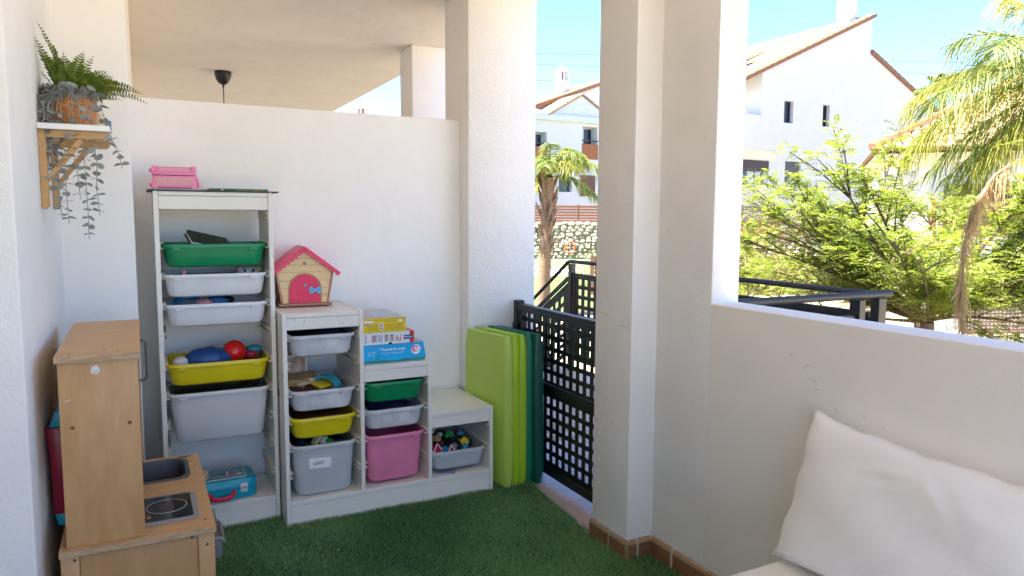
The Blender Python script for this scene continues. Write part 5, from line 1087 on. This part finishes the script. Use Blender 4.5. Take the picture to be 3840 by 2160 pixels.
# bay, lower storey and balcony on the left of the gable
HB(PA).hbox(-5.2, -3.755, .22, 4, .5, 4.30).build('wing_wall', 'plaster_house', HA); HB(PA).hbox(-5.2, -3.705, -.10, 4, 4.302, 5.75).build('balcony_parapet', 'plaster_house', HA); HB(PA).hbox(-5.2, -3.705, 2.2, 4, 5.752, 7.1).build('upper_wall', 'plaster_house', HA); HB(PA).hbox(-5.2, -2.784, -.03, -.001, 3.86, 4.30).build('lintel_band', 'cream_wall', HA)
wn = HB(PA).hbox(-5.1, -3.217, -.02, -.003, 2.80, 3.83).build('window', 'window_dark', HA); HB(PA).hbox(-5.1, -3.21, -.06, -.022, 3.38, 3.84).build('shutter', 'shutter', wn)
for (a, b) in ((-4.5, -4.12), (-4.02, -3.70), (-3.50, -3.26)): HB(PA).hbox(a, b, -.035, -.022, 2.86, 3.375).build('curtain', 'curtain', wn)
HB(PA).hbox(-5.1, -3.19, -.09, -.003, 2.75, 2.798).build('sill', 'plaster_house', wn)
# house B: hip roof close to the palm
PBh = (17.14, 9.99, 2)
HBo = thing('hip_roof_house', hp(PBh, 4, 3, .5), 'cream house with low tiled hip roof behind the palm fronds', 'house')
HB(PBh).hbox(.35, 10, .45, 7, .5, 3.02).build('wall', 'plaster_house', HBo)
for k in range(3): HB(PBh).hbox(.30-.09*k, 10.1, .40-.09*k, 7.1, 2.74+.13*k, 2.865+.13*k).build('cornice', 'cream_wall', HBo)
E0, E1, DD, EZ, RS_ = 0.0, 10.4, 7.4, 3.20, 3.7
rv = [hp(PBh, E0, 0, EZ), hp(PBh, E1, 0, EZ), hp(PBh, E1, DD, EZ), hp(PBh, E0, DD, EZ), hp(PBh, E0+RS_, RS_, EZ+RS_*.56), hp(PBh, E1, RS_, EZ+RS_*.56)]
rB = MB().add(rv, [(0, 1, 5, 4), (3, 0, 4), (2, 3, 4, 5), (0, 3, 2, 1), (1, 2, 5)]).build('roof', 'roof_tile', HBo)
tm = MB(); n = 6; pw, tl_ = .25, .46
for t2 in range(2):
    for k in range(n+1): an = math.pi*k/n; tm.v.append((-math.cos(an)*pw*(.5 if t2 == 0 else .43), t2*tl_, .075*math.sin(an)+(.035 if t2 == 0 else 0)))
tm.f = [(k, k+1, n+2+k, n+1+k) for k in range(n)]+[tuple(range(n, -1, -1))]; tm.m = [0]*len(tm.f)
tile_o = tm.build('roof_tile', 'roof_tile', local=True, recalc=False, smooth=60); first = True
sv = (BX_[1]+Vector((0, 0, .56))).normalized(); nv_ = BX_[0].cross(sv).normalized(); cnt = 0
for r_ in range(9):
    for c in range(40):
        h, d = E0+(c+.5)*pw, r_*tl_*.80*.872-.03
        if h < d+.05 or h > 9.4: continue
        p = hp(PBh, h, d, EZ+d*.56+.02); mt_ = Matrix((BX_[0], sv, nv_)).transposed(); cnt += 1
        if cnt > 290: break
        o = tile_o if first else copy_obj(tile_o); first = False
        o.parent = rB; o.location = p-ORG[rB.name]; e = mt_.to_euler(); o.rotation_euler = (e.x+rnd.uniform(-.02, .02), e.y, e.z+rnd.uniform(-.03, .03))
for k in range(11): 
    t = k*.42; a_ = hp(PBh, t*.9, t*.9, EZ+t*.9*.56+.10); b_ = hp(PBh, (t+.5)*.9, (t+.5)*.9, EZ+(t+.5)*.9*.56+.08); MB().tube([a_, b_], [.13, .11], 8).build('ridge_tile', 'roof_tile_red', rB)
wB = HB(PBh).hbox(1.8, 3.4, .40, .449, .9, 2.3).build('window', 'window_dark', HBo); HB(PBh).hbox(1.8, 3.4, .36, .399, 1.9, 2.3).build('shutter', 'shutter', wB); HB(PBh).hbox(4.6, 6.4, .40, .449, .6, 2.5).build('door', 'shutter_grey', HBo); chimney(PBh, 5.6, 3.7, 4.9, 6.1, .6, HBo); chimney(PBh, 8.2, 3.6, 4.9, 5.7, .7, HBo)
HB(PBh).hprism([(5.6, 4.2), (9.9, 4.2), (9.9, 5.4), (6.6, 5.4)], 1.6, 3.2).build('roof_dormer', 'shutter_grey', HBo)
# house L: terrace of houses seen through the gate opening
PL = (28.36, 43.68, 1)
HL = thing('townhouse', hp(PL, 0, 4, GZ), 'white townhouse with tiled roofs and balconies seen through the gate opening', 'house')
topL = ([-8, 9], [8.8, 8.8]); balc = [(1.187, 2.56, 5.9, 8.24, .7), (-3.6, -1.99, 5.5, 7.6, .7), (-.9, .25, 3.3, 5.0, .4)]
wl = HB(PL); holes_front(wl, topL, -8, 9, GZ, balc, 0); wl.hbox(-8, 9, .72, 11, GZ, 8.79); wl.build('wall', 'plaster_house', HL)
HB(PL).hprism([(-8, 8.7), (9, 8.7), (9, 13.6), (-8, 7.9)], 2.6, 11.0).build('upper_wall', 'plaster_house', HL)
UL0, UL1 = (-8.3, 7.35), (8.5, 13.55)
rf = HB(PL).hprism([(UL0[0], UL0[1]-.05), (UL1[0], UL1[1]-.05), (UL1[0], UL1[1]+.08), (UL0[0], UL0[1]+.08)], 2.4, 11.2).build('roof', 'roof_tile', HL); mt = HB(PL); roof_tiles(mt, PL, (-4.2, 8.95), (8.0, 13.45), 2.5, 10, pitch=.36, ln=.6, amp=.09); tag(mt.build('roof_tiles', 'roof_tile', rf, recalc=False), kind='stuff')
HB(PL).hprism([(UL0[0], UL0[1]-.16), (UL1[0], UL1[1]-.16), (UL1[0], UL1[1]+.12), (UL0[0], UL0[1]+.12)], 2.15, 2.395).build('verge_tiles', 'roof_tile_red', rf)
HB(PL).hprism([(-1.85, 8.9), (3.5, 8.9), (.82, 10.42)], -.35, 2.5).build('pediment', 'plaster_house', HL); HB(PL).hbox(-8, 9, -.5, -.001, 8.45, 8.88).build('cornice', 'plaster_house', HL)
for s in (-1, 1):
    pr = HB(PL).hprism([(.82, 10.44), (.82+s*3.0, 8.74), (.82+s*3.0, 8.84), (.82, 10.54)], -.5, 2.55).build('porch_roof', 'roof_tile', HL); mt = HB(PL); roof_tiles(mt, PL, (.82+s*3.0, 8.84), (.82, 10.54), -.45, 2.5, pitch=.34, ln=.55, amp=.08); tag(mt.build('roof_tiles', 'roof_tile', pr, recalc=False), kind='stuff')
lr = HB(PL).add([hp(PL, -7, -.5, 8.9), hp(PL, -1.9, -.5, 8.9), hp(PL, -1.9, 2.5, 9.75), hp(PL, -7, 2.5, 9.75), hp(PL, -7, 2.5, 8.9), hp(PL, -1.9, 2.5, 8.9)], [(0, 1, 2, 3), (0, 1, 5, 4), (1, 2, 5), (0, 4, 3), (3, 2, 5, 4)]).build('lean_to_roof', 'roof_tile', HL)
chimney(PL, 1.6, 3.6, 10.2, 12.1, .85, HL, cap=.75)
for (a, b, z0, z1, dd) in balc[:2]:
    HB(PL).hbox(a+.62, b-.12, .66, .70, z0+.1, z1-.12).build('balcony_door', 'window_dark', HL); HB(PL).hbox(a-.05, b+.05, -.06, -.003, z0+1.25, z0+1.33).build('balcony_rail', 'shutter', HL); HB(PL).hbox(a-.05, b+.05, -.04, -.004, z0-.1, z0+1.05).build('balcony_panel', 'lattice_rust', HL)
HB(PL).hbox(-.85, .2, .30, .34, 3.35, 4.95).build('window', 'window_dark', HL); HB(PL).hbox(1.0, 2.4, -.04, -.003, 3.0, 4.6).build('shutter', 'lattice', HL); HB(PL).hbox(-2.3, -1.35, -.04, -.003, 1.4, 3.5).build('door', 'window_dark', HL)
PF = (15.5, 54.7)
HF = thing('far_house', hp(PF, 0, 3, GZ), 'far white house top glimpsed under the neighbouring ceiling', 'house'); HB(PF).hbox(-8, 4, 0, 8, GZ, 8.6).build('wall', 'plaster_house', HF); chimney(PF, -.2, 2, 8.4, 9.6, .9, HF, cap=.6); HB(PF).hprism([(-8.3, 8.55), (4.3, 8.55), (4.3, 8.7), (-8.3, 8.7)], -.3, 8).build('roof', 'roof_tile', HF); chimney(PF, 3.4, 1.0, 8.4, 8.9, .6, HF)

# stone walls and fences
stone_me = []
for q in range(5):
    f_ = rough(.16, 3.2, 90+q); mb = MB().ell((0, 0, 0), (.5, .5, .5), 7, 5, fn=f_); o = mb.build('stone', 'stone', local=True, recalc=False, smooth=30); stone_me.append(o)
used = [False]*5
def stone_wall(label, P0, h0, h1, z0, z1, sw, sh, maxn=280):
    t = HB(P0).hbox(h0, h1, .12, .9, z0, z1).build('stone_wall', 'stone_gap'); tag(t, label, 'wall'); o0 = ORG[t.name]; cnt = 0; z = z0
    while z < z1-sh*.4:
        h = h0+rnd.uniform(-.3, 0)
        while h < h1:
            w_ = sw*rnd.uniform(.6, 1.4)
            if cnt < maxn:
                q = rnd.randrange(5)
                if used[q]: o = copy_obj(stone_me[q])
                else: o = stone_me[q]; used[q] = True
                o.parent = t; o.location = hp(P0, h+w_/2, .13, z+sh/2)-o0; o.rotation_euler = (0, rnd.uniform(-.2, .2), math.atan2(HR.y, HR.x)); o.location.z += rnd.uniform(-.25, .25)*sh; o.scale = (w_*rnd.uniform(.9, 1.15), .30*rnd.uniform(.7, 1.2), sh*rnd.uniform(.8, 1.45)); cnt += 1
            h += w_
        z += sh
    return t
def lattice_fence(label, P0, h0, h1, z0, z1, m='lattice', step=.075, bar=.026, npan=4):
    t = thing('lattice_fence', hp(P0, (h0+h1)/2, 0, z0), label, 'fence')
    pw_ = (h1-h0)/npan
    for k in range(npan):
        a, b = h0+k*pw_, h0+(k+1)*pw_; mb = HB(P0)
        mb.hbox(a, a+.08, -.03, .05, z0, z1+.03); mb.build('post', m, t); mb = HB(P0); x = a+.10
        while x < b-.02: mb.hbox(x, x+bar, 0, .012, z0+.02, z1-.02); x += step
        z = z0+.03
        while z < z1-.03: mb.hbox(a+.081, b-.001, .0125, .022, z, z+bar); z += step
        mb.hbox(a+.081, b-.001, -.02, .03, z1-.019, z1+.01); mb.hbox(a+.081, b-.001, -.02, .03, z0-.02, z0+.019); mb.build('lattice_panel', m, t)
PF1, PF2 = (20.63, 18.15), (18.5, 16.03)
lattice_fence('brown lattice fence on the upper garden terrace below the gable house', PF1, -1.4, 5.2, .86, 1.86, 'lattice', npan=5)
rp_ = lattice_fence('rust red lattice panel at the left of the upper garden fence', (20.3, 17.8), -.9, 1.5, .72, 1.3, 'lattice_rust', npan=2)
tag(HB(PF1).hbox(-4, 14, .35, 4.0, GZ, .90).hbox(-4, 14, 4.0, 9, GZ, .5).build('upper_terrace', 'earth'), kind='structure')
stone_wall('stone retaining wall below the upper lattice fence', PF1, -1.5, 2.8, -.55, .84, .34, .17, 150); HB(PF1).hbox(2.9, 12, .1, .34, -1.3, .9).build('x', 'plaster_house') if False else None
gw = HB(PF1).hbox(2.85, 13, .08, .9, GZ, .86).build('garden_wall', 'plaster_house'); tag(gw, 'plain white garden wall behind the leafy tree', 'wall')
lattice_fence('brown lattice fence on the lower stone wall behind the railing', PF2, -1.6, 4.0, -.93, .02, 'lattice', npan=4)
stone_wall('low stone wall under the lower lattice fence', PF2, -1.7, 3.6, GZ, -.96, .30, .14, 110)
lattice_fence('brown lattice fence at the right of the leafy tree', (13.2, 5.0), 0, 5, -.75, .35, 'lattice', npan=4); gw = HB((13.2, 5.0)).hbox(-.1, 5.2, .0, .3, GZ, -.78).build('garden_wall', 'cream_wall'); tag(gw, 'low cream garden wall at the right of the leafy tree', 'wall')
lattice_fence('rust red lattice screen behind the dry palm frond', (15.2, 7.2), .2, 2.3, 1.0, 1.75, 'lattice_rust', step=.1, npan=2); gw = HB((15.3, 7.4)).hbox(.0, 3.4, .0, .3, GZ, .98).build('garden_wall', 'plaster_house'); tag(gw, 'white garden wall behind the dry palm frond', 'wall')
PSW = (24.9, 37.6)
stone_wall('tall stone garden wall with a lifebuoy in front', PSW, -4.5, 4.0, GZ, 1.02, .42, .22, 230)
fb = thing('slat_fence', hp(PSW, 0, .3, 1.04), 'brown horizontal slat fence on top of the tall stone wall', 'fence')
for k in range(6): HB(PSW).hbox(-4.5, 4.5, .30, .33, 1.08+.19*k, 1.22+.19*k).build('slat', 'fence_brown', fb)
for k in range(6): HB(PSW).hbox(-4.4+1.6*k, -4.3+1.6*k, .331, .40, 1.04, 2.25).build('post', 'fence_brown', fb)
lb_ = thing('lifebuoy', (24.62, 37.35, GZ), 'orange lifebuoy on a pole in front of the stone wall', 'lifebuoy'); c_ = Vector((24.62, 37.35, -.58))
ringp = [c_+HR*.30*math.cos(a)+Vector((0, 0, .36*math.sin(a))) for a in [2*math.pi*k/32 for k in range(33)]]
MB().tube(ringp, .075, 8, caps=False).build('ring', 'orange', lb_, smooth=60); MB().tube([c_+HD*.1-Vector((0, 0, .75)), c_+HD*.1+Vector((0, 0, .5))], .03, 6).build('pole', 'white_print', lb_)
for k in range(4): a = math.pi/4+k*math.pi/2; MB().tube([c_+HR*.30*math.cos(a+q)+Vector((0, 0, .36*math.sin(a+q))) for q in (-.12, 0, .12)], .08, 8).build('band', 'white_print', lb_)
pf = thing('pool_fence', (17.5, 27, GZ), 'white picket pool fence on the lawn', 'fence'); mb = MB()
for k in range(60): p = Vector((15.3, 25.2, GZ))+HR*(k*.11-1.5); mb.tube([p, p+Vector((0, 0, .85))], .018, 4)
mb.build('pickets', 'white_print', pf)
for z in (.12, .80): MB().tube([Vector((15.3, 25.2, GZ+z))-HR*1.6, Vector((15.3, 25.2, GZ+z))+HR*5.1], .025, 6).build('rail', 'white_print', pf)
lattice_fence('brown lattice screen beyond the stair railing', (7.85, 9.55), 0, 1.4, -.25, .55, 'lattice', step=.085, bar=.03, npan=1)
for k, (z, dz) in enumerate(((17.2, -.9), (16.2, -1.0), (14.7, -1.1))):
    mb = MB(); mb.tube([(10, 70, z+1.4), (32, 60, z-.15), (70, 40, z+dz)], .022, 4); single('overhead_wire', 'thin overhead wire across the sky, %s of three' % ('uppermost', 'middle', 'lowest')[k], 'wire', mb, 'rail_dark', 'overhead wires')

# ------------------------------------------------------------------ vegetation
def quadleaf(vs, fs, base, d, side, l, w_):
    b = len(vs); m1 = base+d*(l*.4); vs += [base, m1+side*w_, base+d*l, m1-side*w_]; fs.append((b, b+1, b+2, b+3))
def compound(vs, fs, p, d, up, L_, npair, ll, lw):
    side = d.cross(up).normalized(); nrm = side.cross(d).normalized()
    for k in range(npair):
        t = (k+.6)/npair; c = p+d*(L_*t)-Vector((0, 0, L_*.35*t*t)); f_ = ll*(1-.45*abs(2*t-.9)**2)
        for s in (-1, 1):
            dd = (side*s+d*.45+nrm*rnd.uniform(-.25, .15)).normalized(); quadleaf(vs, fs, c, dd, d.cross(dd).cross(dd).normalized() if False else (d-dd*d.dot(dd)).normalized(), f_, lw)
def foliage_mesh(name, vs, fs, m, parent):
    mb = MB(); mb.v = [tuple(v) for v in vs]; mb.f = fs; mb.m = [0]*len(fs); return mb.build(name, m, parent, recalc=False)
def feather_tree(label, base, fork, nlimb, rad, hgt, nleaf, seed, ll=.042, trunk_r=.11, flat=1.0, name='feathery_tree'):
    rs = random.Random(seed); t = thing(name, base, label, 'tree'); B, Fk = Vector(base), Vector(fork)
    MB().tube([B, B.lerp(Fk, .5)+Vector((.03, -.02, 0)), Fk], [trunk_r*1.2, trunk_r, trunk_r*.95], 10).build('trunk', 'bark', t, smooth=60)
    br = MB(); tips = []
    for k in range(nlimb):
        a = 2*math.pi*k/nlimb+rs.uniform(-.35, .35); el = rs.uniform(-.05, 1.15); r_ = rad*rs.uniform(.6, 1.0)*math.cos(el*.75); z_ = hgt*(math.sin(el)*.95+.06)*rs.uniform(.8, 1.05)
        tip = Fk+Vector((r_*math.cos(a), r_*math.sin(a), z_)); mid = Fk.lerp(tip, .45)+Vector((rs.uniform(-.22, .22)*rad*.4, rs.uniform(-.22, .22)*rad*.4, rs.uniform(-.05, .28)*hgt*.5))
        pts = [Fk+(mid-Fk)*q*(2-q) if False else Fk*(1-q)**2+mid*2*q*(1-q)+tip*q*q for q in [i/7 for i in range(8)]]
        br.tube(pts, [trunk_r*(.20*rs.uniform(.6, 1.1)-.12*i/7)+.004 for i in range(8)], 6)
        for j in range(11):
            q = rs.uniform(.22, 1.0); c = pts[min(7, int(q*7))]; d = (tip-Fk).normalized(); d2 = (d+Vector((rs.uniform(-1, 1), rs.uniform(-1, 1), rs.uniform(-.35, .75)))*.85).normalized(); l = rs.uniform(.35, .85)*rad*.33
            e = c+d2*l; br.tube([c, c+d2*l*.5+Vector((0, 0, .03)), e], [.011, .008, .004], 4); tips += [(c, e)]*1
    br.build('branches', 'bark', t, smooth=60)
    vs, fs = [], []
    for k in range(nleaf):
        c, e = rs.choice(tips); q = rs.uniform(.15, 1.05); p = c.lerp(e, q)+Vector((rs.gauss(0, .045), rs.gauss(0, .045), rs.gauss(0, .03)))
        d = Vector((rs.uniform(-1, 1), rs.uniform(-1, 1), rs.uniform(-.15, .4))).normalized(); d = (d+(e-c).normalized()*.6).normalized()
        compound(vs, fs, p, d, Vector((rs.uniform(-.2, .2), rs.uniform(-.2, .2), 1)), rs.uniform(.16, .30), 8, ll*rs.uniform(.8, 1.2), ll*.22)
    foliage_mesh('crown', vs, fs, 'leaf_tree', t)
feather_tree('large bright green feathery tree behind the parapet', (7.95, 2.35, GZ), (7.9, 2.3, .12), 40, 3.1, 2.0, 14500, 4, trunk_r=.115)
feather_tree('slender young feathery tree beside the window jamb', (9.6, 6.6, GZ), (9.45, 6.70, -.15), 7, .8, 2.3, 900, 12, ll=.045, trunk_r=.05, name='young_tree')
def pinnate(mb_v, mb_f, pts, nl, ll, lw, spread=1.0, droop=.6, rs=rnd, twist=.3):
    m = len(pts)-1
    for k in range(nl):
        t = .12+.88*k/nl; i = min(m-1, int(t*m)); c = pts[i].lerp(pts[i+1], t*m-i); d = (pts[i+1]-pts[i]).normalized(); side = d.cross(Vector((0, 0, 1))); side = side.normalized() if side.length > .1 else Vector((1, 0, 0)); nrm = side.cross(d)
        l = ll*math.sin(math.pi*(.12+.80*t))**.6*rs.uniform(.7, 1.1)
        for s in (-1, 1):
            v = (side*s*spread+d*rs.uniform(.35, .9)+nrm*rs.uniform(-twist, twist)).normalized(); w_ = nrm.cross(v).normalized()*lw if rs.random() < .5 else nrm*lw
            a = c; b = c+v*l*.5-Vector((0, 0, droop*l*.14)); e = c+v*l*.93-Vector((0, 0, droop*l*.55)); q = len(mb_v)
            mb_v += [a-w_*.6, a+w_*.6, b+w_, b-w_, e]; mb_f += [(q, q+1, q+2, q+3), (q+3, q+2, q+4)]
def palm_tree(label, base, crown, fronds, tr, ll, lw, seed, name='palm_tree', nl=70, mats=('leaf_palm', 'leaf_palm_green')):
    rs = random.Random(seed); t = thing(name, base, label, 'palm'); B, Cn = Vector(base), Vector(crown)
    tk = MB(); n = 26; pts = [B.lerp(Cn, i/n) for i in range(n+1)]; tk.tube(pts, [tr*(1+.12*(i % 2)-.2*i/n) for i in range(n+1)], 12); tk.build('trunk', 'bark_palm', t, smooth=30)
    for i, f_ in enumerate(fronds):
        (az, el, L_, dr) = f_[:4]; h = Vector((math.sin(az), math.cos(az), 0)); pts = []
        for k in range(13):
            q = k/12; pts.append(Cn+h*(L_*q*math.cos(el)*(1-.18*dr*q*q))+Vector((0, 0, L_*(q*math.sin(el)-dr*q*q*.75))))
        fr = MB().tube(pts, [.020*(1-.85*k/12)+.002 for k in range(13)], 5).build('frond', 'leaf_palm_green', t, smooth=60)
        vs, fs = [], []; pinnate(vs, fs, pts, nl, ll, lw, rs=rs, droop=1.15, twist=.5); foliage_mesh('leaflets', vs, fs, mats[i % 2], fr)
    return t
# right palm: crown just beyond the frame, fronds arching into view
PC = Vector((8.15, .88, 2.80)); left = math.atan2(-.45, .89)     # heading towards image left
palm = palm_tree('feathery palm arching in from the right of the garden view', (8.42, .62, GZ), tuple(PC), [(R(-32), R(28), 2.15, .75), (R(-26), R(48), 2.1, .68), (R(-40), R(5), 1.8, .6), (R(-36), R(-12), 1.5, .5), (R(-15), R(62), 1.9, .5), (R(-60), R(20), 1.9, .65), (R(5), R(40), 1.8, .7), (R(-75), R(40), 1.8, .7), (R(-20), R(-28), 1.25, .45), (R(140), R(35), 1.8, .7), (R(90), R(40), 1.9, .7), (R(180), R(30), 1.8, .7), (R(50), R(50), 1.8, .6), (R(225), R(30), 1.8, .7), (R(-48), R(-22), 1.2, .55), (R(-34), R(-30), 1.45, .25), (R(-22), R(12), 2.0, .8)], .15, .64, .0056, 21, nl=110)
# dry fronds hanging from the crown
def hanging(label, pts, nl, ll, seed):
    rs = random.Random(seed); pts = [Vector(p) for p in pts]; t = thing('dry_frond', pts[-1], label, 'palm frond'); MB().tube(pts, [.010]*len(pts), 6).build('stem', 'leaf_dry', t, recalc=False); vs, fs = [], []
    m = len(pts)-1
    for k in range(nl):
        q = rs.uniform(.02, .96); i = min(m-1, int(q*m)); c = pts[i].lerp(pts[i+1], q*m-i); o = Vector((rs.gauss(0, .022), rs.gauss(0, .022), rs.uniform(-.02, .03))); e = c+o*1.5+Vector((rs.gauss(0, .02), rs.gauss(0, .02), -rs.uniform(.12, ll))); w_ = Vector((rs.uniform(-1, 1), rs.uniform(-1, 1), 0)).normalized()*.003; b = len(vs)
        mid = c.lerp(e, .5)+o*.6; vs += [c-w_*.6, c+w_*.6, mid+w_, mid-w_, e]; fs += [(b, b+1, b+2, b+3), (b+3, b+2, b+4)]
    foliage_mesh('leaflets', vs, fs, 'leaf_dry', t)
hanging('long dry brown palm frond hanging down in front of the tree', [(4.93, -.17, 1.74), (4.889, -.097, 1.671), (4.858, -.041, 1.56), (4.821, .022, 1.376), (4.808, .044, 1.131), (4.808, .044, .87), (4.817, .029, .637), (4.828, .009, .40)], 520, .30, 31)
fan = [(R(k*30+5), R(25 if k % 2 else 60), 1.15, .5) for k in range(12)]
palm_tree('tall palm in front of the townhouse seen through the gate opening', (9.39, 14.25, GZ), (9.5, 14.2, 2.45), [(R(-40), R(60), 2.2, .8), (R(20), R(55), 2.4, .85), (R(70), R(50), 2.6, .9), (R(120), R(45), 2.8, 1.0), (R(105), R(58), 2.6, .95), (R(140), R(62), 2.5, .9), (R(165), R(50), 1.8, .9), (R(215), R(55), 1.7, .9), (R(265), R(50), 1.7, .8), (R(310), R(45), 1.7, .8), (R(100), R(70), 1.9, .7), (R(200), R(75), 1.7, .6), (R(20), R(20), 1.4, .7), (R(120), R(15), 1.6, .8), (R(290), R(20), 1.3, .7)], .19, .55, .014, 22, nl=60)
palm_tree('distant small palm between the gable house and the hip roof house', (27.3, 14.6, .5), (27.3, 14.6, 6.35), fan, .14, .5, .02, 23, nl=40, mats=('leaf_palm_green', 'leaf_palm_green'))
# dried leaf bases on the left palm trunk
dt = MB(); rs = random.Random(3)
for k in range(60):
    q = rs.uniform(.45, 1.0); c = Vector((9.39, 14.25, GZ)).lerp(Vector((9.5, 14.2, 2.45)), q); a = rs.uniform(0, 6.28); d = Vector((math.cos(a), math.sin(a), 0)); dt.tube([c+d*.13, c+d*.24+Vector((0, 0, .18)), c+d*.30+Vector((0, 0, .36))], [.045, .035, .012], 5)
dl = thing('palm_leaf_bases', (9.45, 14.22, .2), 'dry brown leaf bases sheathing the left palm trunk', 'leaf bases'); dt.build('sheaths', 'bark_palm', dl)
# shrubs on the slope below the window
def shrub(label, c, r_, nleaf, seed):
    rs = random.Random(seed); t = thing('shrub', c, label, 'shrub'); C_ = Vector(c); vs, fs = [], []; st_ = MB()
    for k in range(10): a = rs.uniform(0, 6.28); st_.tube([C_, C_+Vector((math.cos(a)*r_*.4, math.sin(a)*r_*.4, r_*.5)), C_+Vector((math.cos(a)*r_*.7, math.sin(a)*r_*.7, r_*rs.uniform(.7, 1.2)))], [.02, .012, .005], 5)
    st_.build('stems', 'bark', t)
    for k in range(nleaf):
        a, e, q = rs.uniform(0, 6.28), rs.uniform(-.2, 1.4), rs.uniform(.5, 1.05); p = C_+Vector((r_*q*math.cos(a)*math.cos(e), r_*q*math.sin(a)*math.cos(e), r_*.2+r_*q*math.sin(e)*1.1)); compound(vs, fs, p, Vector((rs.uniform(-1, 1), rs.uniform(-1, 1), rs.uniform(-.2, .5))).normalized(), Vector((0, 0, 1)), rs.uniform(.15, .25), 7, .05, .011)
    foliage_mesh('foliage', vs, fs, 'leaf_tree', t)
shrub('low green shrub under the railing corner', (6.6, 2.4, GZ), 1.15, 700, 61); shrub('green shrub at the foot of the leafy tree', (9.3, 2.2, GZ), 1.2, 700, 62); shrub('small yellow green shrub by the stone wall beyond the left palm', (15.5, 21.0, GZ), 1.0, 400, 63)
